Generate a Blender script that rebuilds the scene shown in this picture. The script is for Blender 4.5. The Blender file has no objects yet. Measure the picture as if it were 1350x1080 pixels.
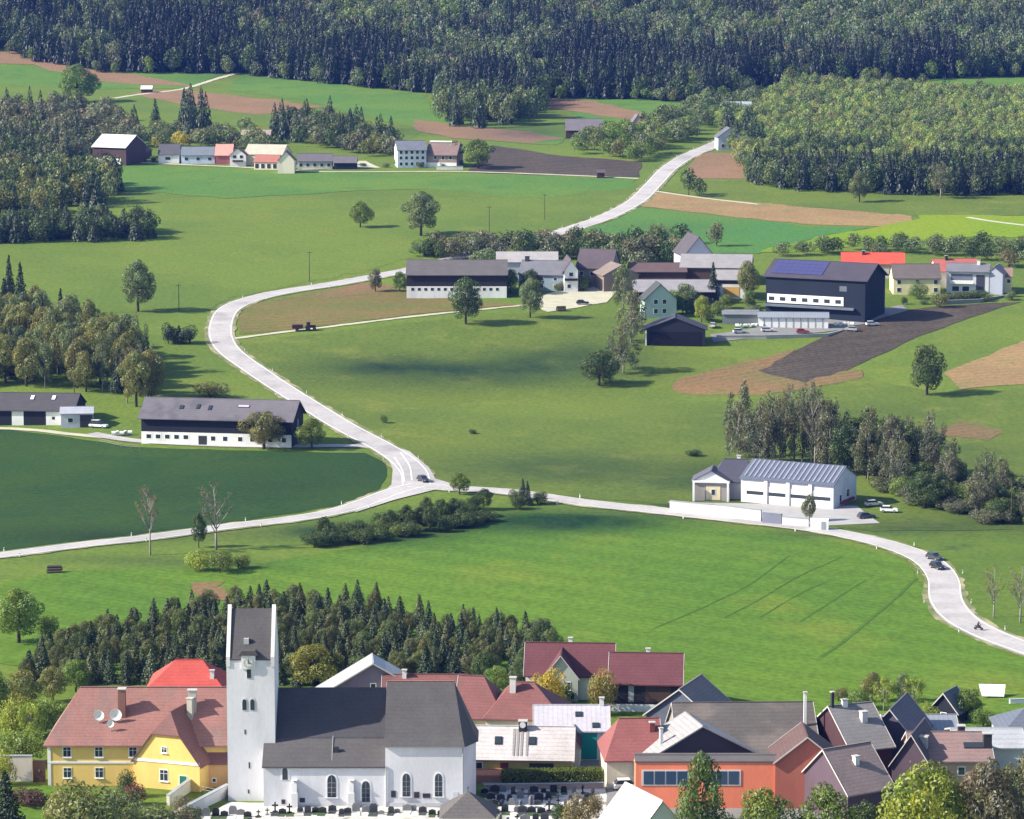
import bpy, bmesh, math, random
import numpy as np
from mathutils import Vector, geometry
random.seed(7); rng = np.random.default_rng(11)
scene = bpy.context.scene
COL = scene.collection
PI = math.pi

# ------------------------------------------------------------------ camera geometry
F = 4250.0                       # focal length in photo pixels (1350 wide)
CAMZ = 150.0
PT = math.atan(640 / F)          # pitch below horizontal
CP, SP = math.cos(PT), math.sin(PT)

def pchip(xs, ys, xq):
    xs = np.array(xs, float); ys = np.array(ys, float)
    h = np.diff(xs); d = np.diff(ys) / h
    m = np.zeros_like(xs); m[0] = d[0]; m[-1] = d[-1]
    for i in range(1, len(xs) - 1):
        if d[i-1] * d[i] > 0:
            w1 = 2*h[i] + h[i-1]; w2 = h[i] + 2*h[i-1]
            m[i] = (w1 + w2) / (w1/d[i-1] + w2/d[i])
    k = np.clip(np.searchsorted(xs, xq) - 1, 0, len(xs) - 2)
    t = (xq - xs[k]) / h[k]
    return ((1+2*t)*(1-t)**2*ys[k] + t*(1-t)**2*h[k]*m[k] + t*t*(3-2*t)*ys[k+1] + t*t*(t-1)*h[k]*m[k+1])

PROF_D = [0, 200, 400, 500, 600, 680, 830, 900, 1100, 1300, 1550, 2000, 2200, 2500, 3300]
PROF_Z = [-70, -118, -133.5, -136.5, -140.8, -143.6, -144.9, -144, -132, -122, -113, -93, -62, -18, 45]
TAB = pchip(PROF_D, PROF_Z, np.arange(0, 3301.0)) + CAMZ
ker = np.ones(31) / 31
TAB = np.convolve(np.pad(TAB, 15, 'edge'), ker, 'valid')
def _prof(y):
    y = min(max(y, 0.0), 3299.0); k = int(y); f = y - k
    return TAB[k] * (1 - f) + TAB[min(k + 1, 3300)] * f
def gauss(x, y, cx, cy, sx, sy):
    return math.exp(-((x-cx)/sx)**2 - ((y-cy)/sy)**2)
def T(x, y):
    b = 0.9*math.sin(x/47.0 + 0.6)*math.sin(y/83.0) + 0.7*math.sin(x/91.0 + y/120.0 + 1.0)
    b *= min(1.0, max(0.15, (y - 560) / 250.0))
    b -= 2.6*gauss(x, y, 10, 980, 60, 38)            # hollow in the slope meadow
    b += 2.2*gauss(x, y, -25, 1085, 55, 35)
    b -= 1.6*gauss(x, y, 20, 770, 60, 30)
    b += 5.0*gauss(x, y, -330, 2150, 160, 160)
    return float(_prof(y) + b)

def raydir(px, py):
    u = (px - 675) / F; v = (540 - py) / F
    return u, CP + v*SP, -SP + v*CP
def PH(px, py, h=0.0):
    """point on the ray through a photo pixel that stands h metres above the ground"""
    dx, dy, dz = raydir(px, py)
    t0, t = 180.0, 180.0
    while t < 3290:
        if CAMZ + dz*t - h < T(dx*t, dy*t): break
        t0 = t; t += 14.0
    a, b = t0, t
    for _ in range(22):
        m = (a + b)/2
        if CAMZ + dz*m - h < T(dx*m, dy*m): b = m
        else: a = m
    return Vector((dx*b, dy*b, CAMZ + dz*b))
def G(px, py):
    p = PH(px, py); p.z = T(p.x, p.y); return p
def project(x, y, z):
    dz = z - CAMZ; d = y*CP - dz*SP
    return 675 + F*x/d, 540 - F*(y*SP + dz*CP)/d
SHADE_BLOBS = [(600,492,170,20,1.15), (770,470,100,22,.9), (500,480,70,12,.6), (740,688,170,14,1.7), (500,706,90,15,1.4), (720,618,190,24,.75), (950,632,110,26,.7), (1250,600,120,24,.5), (160,706,170,10,.8), (420,700,90,8,.8), (900,668,90,6,.8), (1050,706,60,6,.6), (880,300,90,8,.3), (520,172,40,8,.5), (480,258,120,6,.25), (1100,545,200,12,.3), (1210,694,150,14,.8), (1320,660,80,30,.8), (1080,560,160,22,.35),
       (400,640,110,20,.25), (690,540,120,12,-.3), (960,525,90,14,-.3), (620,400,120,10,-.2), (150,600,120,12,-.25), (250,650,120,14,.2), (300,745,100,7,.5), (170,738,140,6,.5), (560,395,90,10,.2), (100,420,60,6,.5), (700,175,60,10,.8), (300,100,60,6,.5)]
def shade_at(x, y, z):  # amount of painted-in shade on the ground; negative blobs lighten it
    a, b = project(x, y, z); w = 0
    for cx, cy, sx, sy, k in SHADE_BLOBS:
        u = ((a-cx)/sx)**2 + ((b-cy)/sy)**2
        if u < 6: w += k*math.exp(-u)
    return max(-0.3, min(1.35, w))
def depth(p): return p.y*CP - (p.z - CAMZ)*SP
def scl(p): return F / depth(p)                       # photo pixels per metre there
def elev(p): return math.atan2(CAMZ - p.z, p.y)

# ------------------------------------------------------------------ scene object helpers
def props(o, label=None, cat=None, group=None, kind=None):
    if label: o['label'] = label
    if cat: o['category'] = cat
    if group: o['group'] = group
    if kind: o['kind'] = kind
    return o
def empty(name, loc, rz=0.0, label=None, cat=None, group=None, scale=None):
    o = bpy.data.objects.new(name, None); COL.objects.link(o)
    o.location = loc; o.rotation_euler = (0, 0, rz); o.empty_display_size = 0.5
    if scale: o.scale = scale
    return props(o, label, cat, group)

class MB:
    """collects polygons, links them as one mesh object"""
    def __init__(s): s.v = []; s.f = []; s.m = []; s.cur = 0
    def poly(s, pts, faces=None):
        b = len(s.v); s.v += [tuple(p) for p in pts]
        for f in (faces or [list(range(len(pts)))]):
            s.f.append([b + i for i in f]); s.m.append(s.cur)
    def box(s, c, d, rz=0.0):
        x, y, z = d[0]/2, d[1]/2, d[2]/2; cr, sr = math.cos(rz), math.sin(rz)
        pts = []
        for (i, j, k) in ((-1,-1,-1),(1,-1,-1),(1,1,-1),(-1,1,-1),(-1,-1,1),(1,-1,1),(1,1,1),(-1,1,1)):
            a, b2 = i*x, j*y
            pts.append((c[0]+a*cr-b2*sr, c[1]+a*sr+b2*cr, c[2]+k*z))
        s.poly(pts, [(0,3,2,1),(4,5,6,7),(0,1,5,4),(1,2,6,5),(2,3,7,6),(3,0,4,7)])
    def tube(s, p0, p1, r0, r1, n=7):
        p0, p1 = Vector(p0), Vector(p1); d = (p1 - p0).normalized()
        a = d.orthogonal().normalized(); b = d.cross(a)
        pts = []
        for p, r in ((p0, r0), (p1, r1)):
            for k in range(n):
                t = 2*PI*k/n; pts.append(p + a*(r*math.cos(t)) + b*(r*math.sin(t)))
        fs = [(k, (k+1) % n, n + (k+1) % n, n + k) for k in range(n)] + [tuple(range(n-1, -1, -1)), tuple(range(n, 2*n))]
        s.poly(pts, fs)
    def prism(s, pts2, ax, c0, c1):
        """outline in the plane across axis ax, extruded c0..c1 (ax 'x': pts are (y,z); 'y': (x,z); 'z': (x,y))"""
        n = len(pts2); out = []
        for c in (c0, c1):
            for (a, b) in pts2:
                out.append((c, a, b) if ax == 'x' else (a, c, b) if ax == 'y' else (a, b, c))
        s.poly(out, [tuple(range(n-1, -1, -1)), tuple(range(n, 2*n))] + [(k, (k+1) % n, n+(k+1) % n, n+k) for k in range(n)])
    def build(s, name, mats, parent=None, loc=None, smooth=False, fixn=True):
        me = bpy.data.meshes.new(name)
        me.from_pydata(s.v, [], s.f); 
        if not isinstance(mats, (list, tuple)): mats = [mats]
        for m in mats: me.materials.append(m)
        if len(mats) > 1: me.polygons.foreach_set('material_index', s.m)
        if fixn:
            bm = bmesh.new(); bm.from_mesh(me); bmesh.ops.recalc_face_normals(bm, faces=bm.faces); bm.to_mesh(me); bm.free()
        if smooth: me.polygons.foreach_set('use_smooth', [True]*len(me.polygons))
        me.update()
        o = bpy.data.objects.new(name, me); COL.objects.link(o)
        if parent: o.parent = parent
        if loc is not None: o.location = loc
        return o

# ------------------------------------------------------------------ materials
def newmat(name):
    m = bpy.data.materials.new(name); m.use_nodes = True
    nt = m.node_tree; nt.nodes.clear()
    return m, nt, nt.nodes, nt.links
def mat(name, col, rough=0.8, var=0.18, scale=0.6, fine=6.0, spec=0.3, bump=0.0, metal=0.0, rows=None, rowamt=0.12, col2=None, col2w=0.5, stretch=(1,1,1), tint=False):
    m, nt, N, L = newmat(name)
    out = N.new('ShaderNodeOutputMaterial'); b = N.new('ShaderNodeBsdfPrincipled')
    L.new(b.outputs[0], out.inputs[0])
    b.inputs['Roughness'].default_value = rough; b.inputs['Specular IOR Level'].default_value = spec
    b.inputs['Metallic'].default_value = metal
    tc = N.new('ShaderNodeTexCoord'); mp = N.new('ShaderNodeMapping'); mp.inputs['Scale'].default_value = stretch
    L.new(tc.outputs['Object'], mp.inputs[0])
    n1 = N.new('ShaderNodeTexNoise'); n1.inputs['Scale'].default_value = scale; n1.inputs['Detail'].default_value = 5
    n2 = N.new('ShaderNodeTexNoise'); n2.inputs['Scale'].default_value = fine; n2.inputs['Detail'].default_value = 3
    L.new(mp.outputs[0], n1.inputs[0]); L.new(mp.outputs[0], n2.inputs[0])
    mul = N.new('ShaderNodeMath'); mul.operation = 'ADD'; L.new(n1.outputs[0], mul.inputs[0]); L.new(n2.outputs[0], mul.inputs[1])
    mr = N.new('ShaderNodeMapRange'); L.new(mul.outputs[0], mr.inputs[0])
    mr.inputs[1].default_value = 0.65; mr.inputs[2].default_value = 1.35
    mr.inputs[3].default_value = 1 - var; mr.inputs[4].default_value = 1 + var
    fac = mr.outputs[0]
    if rows:
        sp = N.new('ShaderNodeSeparateXYZ'); L.new(tc.outputs['Object'], sp.inputs[0])
        ax, per = rows
        mm = N.new('ShaderNodeMath'); mm.operation = 'MULTIPLY'; mm.inputs[1].default_value = 1.0/per; L.new(sp.outputs[ax], mm.inputs[0])
        fr = N.new('ShaderNodeMath'); fr.operation = 'FRACT'; L.new(mm.outputs[0], fr.inputs[0])
        r2 = N.new('ShaderNodeMapRange'); L.new(fr.outputs[0], r2.inputs[0]); r2.inputs[1].default_value = 0.0; r2.inputs[2].default_value = 0.35
        r2.inputs[3].default_value = 1 - rowamt; r2.inputs[4].default_value = 1.0
        m3 = N.new('ShaderNodeMath'); m3.operation = 'MULTIPLY'; L.new(fac, m3.inputs[0]); L.new(r2.outputs[0], m3.inputs[1]); fac = m3.outputs[0]
    base = None
    if col2:
        n3 = N.new('ShaderNodeTexNoise'); n3.inputs['Scale'].default_value = scale*0.45; n3.inputs['Detail'].default_value = 6
        L.new(mp.outputs[0], n3.inputs[0])
        r3 = N.new('ShaderNodeMapRange'); r3.interpolation_type = 'SMOOTHSTEP'; L.new(n3.outputs[0], r3.inputs[0])
        r3.inputs[1].default_value = 0.62 - 0.3*col2w; r3.inputs[2].default_value = 0.78 - 0.3*col2w
        mx = N.new('ShaderNodeMix'); mx.data_type = 'RGBA'; L.new(r3.outputs[0], mx.inputs[0])
        mx.inputs[6].default_value = (*col, 1); mx.inputs[7].default_value = (*col2, 1); base = mx.outputs[2]
    hv = N.new('ShaderNodeVectorMath'); hv.operation = 'SCALE'
    if base: L.new(base, hv.inputs[0])
    else: hv.inputs[0].default_value = col
    L.new(fac, hv.inputs['Scale'])
    o = hv.outputs[0]
    if tint:
        oi = N.new('ShaderNodeObjectInfo'); v2 = N.new('ShaderNodeVectorMath'); v2.operation = 'MULTIPLY'
        L.new(o, v2.inputs[0]); L.new(oi.outputs['Color'], v2.inputs[1]); o = v2.outputs[0]
    L.new(o, b.inputs['Base Color'])
    if bump:
        bp = N.new('ShaderNodeBump'); bp.inputs['Strength'].default_value = bump; bp.inputs['Distance'].default_value = 0.3
        L.new(n2.outputs[0], bp.inputs['Height']); L.new(bp.outputs[0], b.inputs['Normal'])
    return m
def leafmat(name, col, trans=0.35):
    m, nt, N, L = newmat(name)
    out = N.new('ShaderNodeOutputMaterial')
    at = N.new('ShaderNodeAttribute'); at.attribute_name = 'Col'
    oi = N.new('ShaderNodeObjectInfo')
    a = N.new('ShaderNodeVectorMath'); a.operation = 'MULTIPLY'; L.new(at.outputs['Color'], a.inputs[0]); L.new(oi.outputs['Color'], a.inputs[1])
    b = N.new('ShaderNodeVectorMath'); b.operation = 'MULTIPLY'; L.new(a.outputs[0], b.inputs[0]); b.inputs[1].default_value = col
    d = N.new('ShaderNodeBsdfDiffuse'); t = N.new('ShaderNodeBsdfTranslucent'); g = N.new('ShaderNodeBsdfGlossy'); g.inputs['Roughness'].default_value = 0.5
    L.new(b.outputs[0], d.inputs[0])
    c = N.new('ShaderNodeVectorMath'); c.operation = 'MULTIPLY'; L.new(b.outputs[0], c.inputs[0]); c.inputs[1].default_value = (1.3, 1.25, 0.6); L.new(c.outputs[0], t.inputs[0])
    m1 = N.new('ShaderNodeMixShader'); m1.inputs[0].default_value = trans; L.new(d.outputs[0], m1.inputs[1]); L.new(t.outputs[0], m1.inputs[2])
    m2 = N.new('ShaderNodeMixShader'); m2.inputs[0].default_value = 0.03; L.new(m1.outputs[0], m2.inputs[1]); L.new(g.outputs[0], m2.inputs[2])
    L.new(m2.outputs[0], out.inputs[0])
    return m
def gcol(c):
    l = 0.3*c[0] + 0.6*c[1] + 0.1*c[2]
    return tuple(max(0.004, (v*1.10 - l*0.10))*k for v, k in zip(c, (0.94, 0.93, 0.80)))
def grass(name, c1, c2, c3=None, s=0.02, sf=0.8, streak=(1, 1, 1), var=0.19, furrow=None):
    c1, c2 = gcol(c1), gcol(c2); c3 = gcol(c3) if c3 else None
    """meadow or crop: two or three greens mixed over tens of metres, fine mottling on top"""
    m, nt, N, L = newmat(name)
    out = N.new('ShaderNodeOutputMaterial'); b = N.new('ShaderNodeBsdfPrincipled'); L.new(b.outputs[0], out.inputs[0])
    b.inputs['Roughness'].default_value = 0.95; b.inputs['Specular IOR Level'].default_value = 0.1
    g = N.new('ShaderNodeNewGeometry'); mp = N.new('ShaderNodeMapping'); mp.inputs['Scale'].default_value = streak; L.new(g.outputs['Position'], mp.inputs[0])
    def noise(sc, det):
        n = N.new('ShaderNodeTexNoise'); n.inputs['Scale'].default_value = sc; n.inputs['Detail'].default_value = det; n.inputs['Roughness'].default_value = 0.6
        L.new(mp.outputs[0], n.inputs[0]); return n.outputs[0]
    def ss(src, lo, hi, a=0.0, z=1.0):
        r = N.new('ShaderNodeMapRange'); r.interpolation_type = 'SMOOTHSTEP'; L.new(src, r.inputs[0])
        r.inputs[1].default_value = lo; r.inputs[2].default_value = hi; r.inputs[3].default_value = a; r.inputs[4].default_value = z; return r.outputs[0]
    mx = N.new('ShaderNodeMix'); mx.data_type = 'RGBA'; L.new(ss(noise(s, 6), 0.38, 0.62), mx.inputs[0])
    mx.inputs[6].default_value = (*c1, 1); mx.inputs[7].default_value = (*c2, 1); o = mx.outputs[2]
    if c3:
        m2 = N.new('ShaderNodeMix'); m2.data_type = 'RGBA'; L.new(ss(noise(s*2.7, 7), 0.52, 0.72), m2.inputs[0])
        L.new(o, m2.inputs[6]); m2.inputs[7].default_value = (*c3, 1); o = m2.outputs[2]
    # shaded bands are painted into the grass colour; the share is stored on the ground mesh
    at = N.new('ShaderNodeAttribute'); at.attribute_name = 'Shade'; wn = N.new('ShaderNodeMath'); wn.operation = 'MULTIPLY'; L.new(at.outputs['Fac'], wn.inputs[0]); L.new(ss(noise(s*3.5, 6), 0.3, 0.7, 0.75, 1.1), wn.inputs[1])
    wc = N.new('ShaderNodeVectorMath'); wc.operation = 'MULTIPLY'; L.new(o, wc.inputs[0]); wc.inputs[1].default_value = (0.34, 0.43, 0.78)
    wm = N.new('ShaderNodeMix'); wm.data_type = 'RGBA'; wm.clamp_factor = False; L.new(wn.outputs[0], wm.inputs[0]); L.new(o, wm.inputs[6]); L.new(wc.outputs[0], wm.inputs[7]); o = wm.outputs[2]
    hv = N.new('ShaderNodeVectorMath'); hv.operation = 'SCALE'; L.new(o, hv.inputs[0]); L.new(ss(noise(sf, 6), 0.3, 0.7, 1-var, 1+var), hv.inputs['Scale'])
    o = hv.outputs[0]
    for ang, per, amt in (furrow or []):
        rt = N.new('ShaderNodeMapping'); rt.inputs['Rotation'].default_value = (0, 0, math.radians(ang)); L.new(g.outputs['Position'], rt.inputs[0])
        wv = N.new('ShaderNodeTexWave'); wv.inputs['Scale'].default_value = 0.314/per; wv.inputs['Distortion'].default_value = 1.2; wv.inputs['Detail'].default_value = 2; wv.inputs['Detail Scale'].default_value = 0.6
        L.new(rt.outputs[0], wv.inputs[0]); h2 = N.new('ShaderNodeVectorMath'); h2.operation = 'SCALE'; L.new(o, h2.inputs[0]); L.new(ss(wv.outputs['Fac'], 0.0, 1.0, 1-amt, 1+amt), h2.inputs['Scale']); o = h2.outputs[0]
    L.new(o, b.inputs['Base Color'])
    return m
def glassmat(name, col=(0.03, 0.04, 0.05)):
    m, nt, N, L = newmat(name)
    out = N.new('ShaderNodeOutputMaterial'); b = N.new('ShaderNodeBsdfPrincipled'); L.new(b.outputs[0], out.inputs[0])
    b.inputs['Base Color'].default_value = (*col, 1); b.inputs['Roughness'].default_value = 0.15; b.inputs['Specular IOR Level'].default_value = 0.5
    return m

M = {}
M['meadow'] = grass('meadow_grass', (0.122, 0.170, 0.040), (0.098, 0.146, 0.037), (0.138, 0.172, 0.045), s=0.012)
M['bright'] = grass('bright_grass', (0.096, 0.163, 0.030), (0.076, 0.145, 0.028), (0.128, 0.175, 0.036), s=0.015, streak=(1, .55, 1), furrow=[(-52, 14, .05), (-52, 2.6, .05)])
M['crop'] = grass('dark_crop', (0.025, 0.058, 0.019), (0.032, 0.064, 0.019), (0.022, 0.053, 0.020), s=0.02, furrow=[(82, 2.2, .04)])
M['olive'] = grass('olive_grass', (0.112, 0.150, 0.038), (0.092, 0.132, 0.036), (0.142, 0.170, 0.046), s=0.02)
M['lush'] = grass('lush_grass', (0.050, 0.086, 0.036), (0.060, 0.098, 0.034), None, s=0.03)
M['upgreen'] = grass('spring_grass', (0.085, 0.165, 0.045), (0.110, 0.180, 0.045), (0.070, 0.145, 0.045), s=0.02)
M['emerald'] = grass('young_wheat', (0.070, 0.165, 0.055), (0.090, 0.170, 0.050), None, s=0.02)
M['lime'] = grass('yellow_green_grass', (0.155, 0.235, 0.030), (0.180, 0.240, 0.035), None, s=0.02)
M['plough'] = grass('ploughed_earth', (0.078, 0.064, 0.058), (0.064, 0.054, 0.050), None, s=0.05, streak=(1, .3, 1), furrow=[(62, 3.0, .12), (62, 11, .06)])
M['redsoil'] = grass('reddish_earth', (0.190, 0.120, 0.075), (0.150, 0.125, 0.065), (0.120, 0.130, 0.055), s=0.03, furrow=[(62, 4.0, .05)])
M['tansoil'] = grass('dry_tan_earth', (0.270, 0.190, 0.110), (0.240, 0.165, 0.100), (0.200, 0.170, 0.090), s=0.03, furrow=[(75, 4.0, .05)])
M['pinksoil'] = grass('pale_red_earth', (0.230, 0.145, 0.105), (0.200, 0.135, 0.090), None, s=0.04)
M['browngrass'] = grass('dry_stubble', (0.150, 0.125, 0.055), (0.120, 0.125, 0.045), (0.170, 0.115, 0.065), s=0.05, furrow=[(80, 5.0, .05)])
M['road'] = mat('pale_asphalt', (0.39, 0.365, 0.36), 0.9, 0.16, 0.12, 1.0, 0.2, col2=(0.31, 0.295, 0.29), col2w=0.4)
M['shoulder'] = mat('dry_shoulder', (0.30, 0.27, 0.16), 0.95, 0.3, 0.3, 1.5, 0.1, col2=(0.15, 0.17, 0.07), col2w=0.8)
M['lane'] = mat('gravel_lane', (0.42, 0.40, 0.30), 0.95, 0.15, 0.2, 1.2, 0.1)
M['white_line'] = mat('road_paint', (0.80, 0.80, 0.78), 0.8, 0.08)
M['gravel'] = mat('light_gravel', (0.50, 0.48, 0.45), 0.95, 0.28, 0.5, 5, 0.1, col2=(0.24, 0.25, 0.17), col2w=0.3)
M['paving'] = mat('grey_paving', (0.20, 0.195, 0.19), 0.9, 0.15, 0.3, 4, 0.1)
M['yardm'] = mat('concrete_yard', (0.33, 0.32, 0.32), 0.9, 0.15, 0.3, 4, 0.1)
M['floor'] = grass('forest_floor', (0.030, 0.042, 0.018), (0.040, 0.050, 0.020), None, s=0.05)
M['bark'] = mat('bark', (0.085, 0.070, 0.055), 0.95, 0.3, 3, 12, 0.1)
M['palebark'] = mat('pale_bark', (0.26, 0.24, 0.21), 0.95, 0.3, 3, 12, 0.1)
M['leaf'] = leafmat('leaves', (1, 1, 1))
M['needle'] = leafmat('needles', (1, 1, 1), 0.12)
M['glass'] = glassmat('window_glass')
M['white'] = mat('white_paint', (0.76, 0.75, 0.73), 0.7, 0.05, 0.5, 5)
M['dark'] = mat('dark_metal', (0.03, 0.03, 0.034), 0.6, 0.1)

# ------------------------------------------------------------------ terrain
def build_grid():
    ys = [60.0]
    while ys[-1] < 3295: ys.append(min(3298.0, ys[-1] + max(2.2, ys[-1]/170)))
    ang = np.linspace(-0.34, 0.34, 191)
    V = []; Fc = []
    for y in ys:
        for a in ang:
            x = a*(y + 60); V.append((x, y, T(x, y)))
    n = len(ang)
    for j in range(len(ys)-1):
        for i in range(n-1): Fc.append((j*n+i, j*n+i+1, (j+1)*n+i+1, (j+1)*n+i))
    me = bpy.data.meshes.new('ground'); me.from_pydata(V, [], Fc); me.materials.append(M['meadow'])
    me.polygons.foreach_set('use_smooth', [True]*len(Fc)); me.update()
    at = me.attributes.new('Shade', 'FLOAT', 'POINT'); at.data.foreach_set('value', [shade_at(*v) for v in V])
    o = bpy.data.objects.new('ground', me); COL.objects.link(o); props(o, kind='structure')
build_grid()

def densify(pts, step):
    out = []
    for i in range(len(pts)):
        a, b = pts[i], pts[(i+1) % len(pts)]
        n = max(1, int((b-a).length/step))
        for k in range(n): out.append(a.lerp(b, k/n))
    return out
def field(name, px, m, off=0.08, wig=0.8, step=None, world=False):
    pts = [Vector(p) if world else G(*p).xy for p in px]
    d = sum(p.y for p in pts)/len(pts)
    step = step or max(3.0, d/160)
    b = densify(pts, step)
    b = [p + Vector((random.uniform(-wig, wig), random.uniform(-wig, wig)*1.5)) for p in b]
    xs = [p.x for p in b]; ys = [p.y for p in b]
    pts2 = list(b)
    # interior points
    x = min(xs)
    ring = [(p.x, p.y) for p in b]; n = len(ring)
    def inside(x, y):
        c = False; j = n-1
        for i in range(n):
            xi, yi = ring[i]; xj, yj = ring[j]
            if (yi > y) != (yj > y) and x < (xj-xi)*(y-yi)/(yj-yi)+xi: c = not c
            j = i
        return c
    y = min(ys)
    while y < max(ys):
        x = min(xs) + random.uniform(0, step)
        while x < max(xs):
            if inside(x, y): pts2.append(Vector((x, y)))
            x += step
        y += step
    vo, eo, fo = geometry.delaunay_2d_cdt(pts2, [(i, (i+1) % n) for i in range(n)], [], 0, 0.05)[:3]
    V = [(p.x, p.y, T(p.x, p.y) + off) for p in vo]
    Fk = []
    for f in fo:
        cx = sum(vo[i].x for i in f)/len(f); cy = sum(vo[i].y for i in f)/len(f)
        if inside(cx, cy): Fk.append(f)
    me = bpy.data.meshes.new(name); me.from_pydata(V, [], Fk); me.materials.append(m)
    me.polygons.foreach_set('use_smooth', [True]*len(Fk)); me.update()
    at = me.attributes.new('Shade', 'FLOAT', 'POINT'); at.data.foreach_set('value', [shade_at(*v) for v in V])
    o = bpy.data.objects.new(name, me); COL.objects.link(o); props(o, kind='structure')
    return o
def catmull(P, step):
    out = []
    Q = [P[0]*2 - P[1]] + list(P) + [P[-1]*2 - P[-2]]
    for i in range(1, len(Q)-2):
        a, b, c, d = Q[i-1], Q[i], Q[i+1], Q[i+2]
        n = max(2, int((c-b).length/step))
        for k in range(n):
            t = k/n
            out.append(0.5*((2*b) + (c-a)*t + (2*a-5*b+4*c-d)*t*t + (3*b-a-3*c+d)*t**3))
    out.append(P[-1]); return out
def ribbon(name, px, w, m, off, shift=0.0, world=None, kind='structure', step=3.0, wig=0.0):
    C = world or catmull([G(*p).xy for p in px], step)
    # smooth
    for _ in range(3 if not world else 0): C = [C[0]] + [(C[i-1]+C[i]*2+C[i+1])/4 for i in range(1, len(C)-1)] + [C[-1]]
    V = []; Fk = []; K = 5
    for i, p in enumerate(C):
        t = (C[min(i+1, len(C)-1)] - C[max(i-1, 0)]).normalized(); nrm = Vector((-t.y, t.x))
        ww = w(i/(len(C)-1)) if callable(w) else w
        for k in range(K):
            q = p + nrm*(shift + ww*(k/(K-1) - 0.5) + (random.uniform(-wig, wig) if k in (0, K-1) else 0))
            V.append((q.x, q.y, T(q.x, q.y) + off))
    for i in range(len(C)-1):
        for k in range(K-1): Fk.append((i*K+k, i*K+k+1, (i+1)*K+k+1, (i+1)*K+k))
    me = bpy.data.meshes.new(name); me.from_pydata(V, [], Fk); me.materials.append(m)
    me.polygons.foreach_set('use_smooth', [True]*len(Fk)); me.update()
    o = bpy.data.objects.new(name, me); COL.objects.link(o)
    if kind: props(o, kind=kind)
    return C
# ------------------------------------------------------------------ fields
field('crop_field', [(-300,545),(-60,560),(60,572),(130,583),(180,590),(300,594),(430,597),(480,598),(505,608),(512,628),(497,652),(440,668),(300,690),(150,708),(-60,733),(-300,757)], M['crop'], wig=0.5)
field('green_field', [(-400,800),(-80,775),(100,752),(250,748),(330,745),(470,722),(600,705),(690,676),(850,681),(1000,700),(1100,714),(1190,738),(1216,770),(1222,800),(1285,842),(1360,870),(1480,910),(1600,940),(1760,965),(1760,1000),(900,950),(500,915),(-80,870),(-400,880)], M['bright'], wig=0.6)
field('slope_meadow', [(322,450),(420,440),(600,420),(700,412),(850,420),(860,460),(940,470),(1050,475),(1110,490),(1240,520),(1560,500),(1560,700),(1150,700),(900,668),(700,650),(575,635),(560,610),(500,575),(400,525),(340,487),(312,463)], M['olive'], wig=0.8)
field('ploughed_field', [(1345,398),(1250,403),(1180,411),(1100,438),(1050,462),(1000,475),(960,490),(1010,500),(1060,508),(1112,490),(1140,478),(1220,440)], M['plough'], 0.12, 0.5)
field('reddish_field', [(1052,461),(960,484),(885,503),(893,520),(1000,520),(1080,512),(1130,500),(1140,488),(1112,489),(1060,505),(1000,490)], M['redsoil'], 0.15, 1.5)
field('tan_field', [(1243,492),(1290,474),(1350,448),(1600,360),(1600,500),(1350,507),(1265,513)], M['tansoil'], 0.12, 0.6)
field('dry_patch', [(1235,562),(1290,556),(1330,568),(1300,582),(1240,576)], M['redsoil'], 0.15, 3)
field('stubble_field', [(322,404),(400,388),(480,373),(540,382),(600,395),(690,402),(600,410),(430,430),(318,441),(312,425)], M['browngrass'], 0.12, 0.8)
field('red_earth_strip', [(400,390),(480,374),(520,378),(500,388),(440,392)], M['redsoil'], 0.15, 1.2)
field('left_meadow', [(-60,330),(0,322),(200,318),(320,300),(560,250),(830,238),(860,250),(790,285),(710,308),(560,335),(500,355),(380,378),(310,392),(270,410),(200,412),(-60,420)], M['meadow'], 0.08, 2)
field('far_green_meadow', [(150,219),(300,222),(450,228),(620,229),(840,236),(838,246),(700,262),(560,250),(300,262),(150,250)], M['upgreen'], 0.12, 3)
field('tan_strip', [(852,252),(930,262),(1060,273),(1205,285),(1190,300),(1060,296),(930,282),(846,272)], M['tansoil'], 0.12, 1.2)
field('olive_strip', [(905,238),(985,238),(1000,252),(1200,258),(1420,255),(1420,285),(1300,284),(1205,285),(1060,273),(930,262),(865,250)], M['olive'], 0.12, 1.2)
field('wheat_field', [(846,274),(930,284),(1060,298),(1150,301),(1080,312),(1000,335),(760,335),(760,306),(800,294)], M['emerald'], 0.12, 1.2)
field('lime_field', [(1000,332),(1080,313),(1200,292),(1215,284),(1350,285),(1450,300),(1450,318),(1300,312),(1150,322),(1060,333)], M['lime'], 0.15, 1.5)
field('red_field', [(920,201),(985,203),(982,236),(900,236)], M['pinksoil'], 0.12, 0.8)
field('dark_field', [(650,192),(740,206),(800,210),(845,214),(843,233),(760,232),(615,228)], M['plough'], 0.15, 0.8)
field('upper_green_field', [(320,95),(450,112),(560,125),(575,148),(640,168),(745,180),(730,192),(600,182),(470,150),(400,132),(300,120)], M['upgreen'], 0.12, 2)
field('upper_left_field', [(-60,80),(100,92),(230,90),(300,96),(250,116),(130,118),(-60,110)], M['upgreen'], 0.10, 2)
field('upper_middle_field', [(120,118),(200,118),(250,122),(420,150),(560,175),(500,195),(300,190),(150,170),(100,140)], M['meadow'], 0.10, 3)
field('bare_strip', [(-60,62),(50,72),(130,92),(200,102),(270,116),(200,112),(120,106),(40,84),(-60,82)], M['pinksoil'], 0.16, 2.5)
field('bare_strip', [(170,122),(240,118),(340,130),(425,141),(340,152),(260,142)], M['pinksoil'], 0.16, 2.5)
field('bare_strip', [(545,158),(600,165),(700,174),(745,184),(700,190),(600,182),(545,172)], M['pinksoil'], 0.16, 2.5)
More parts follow.
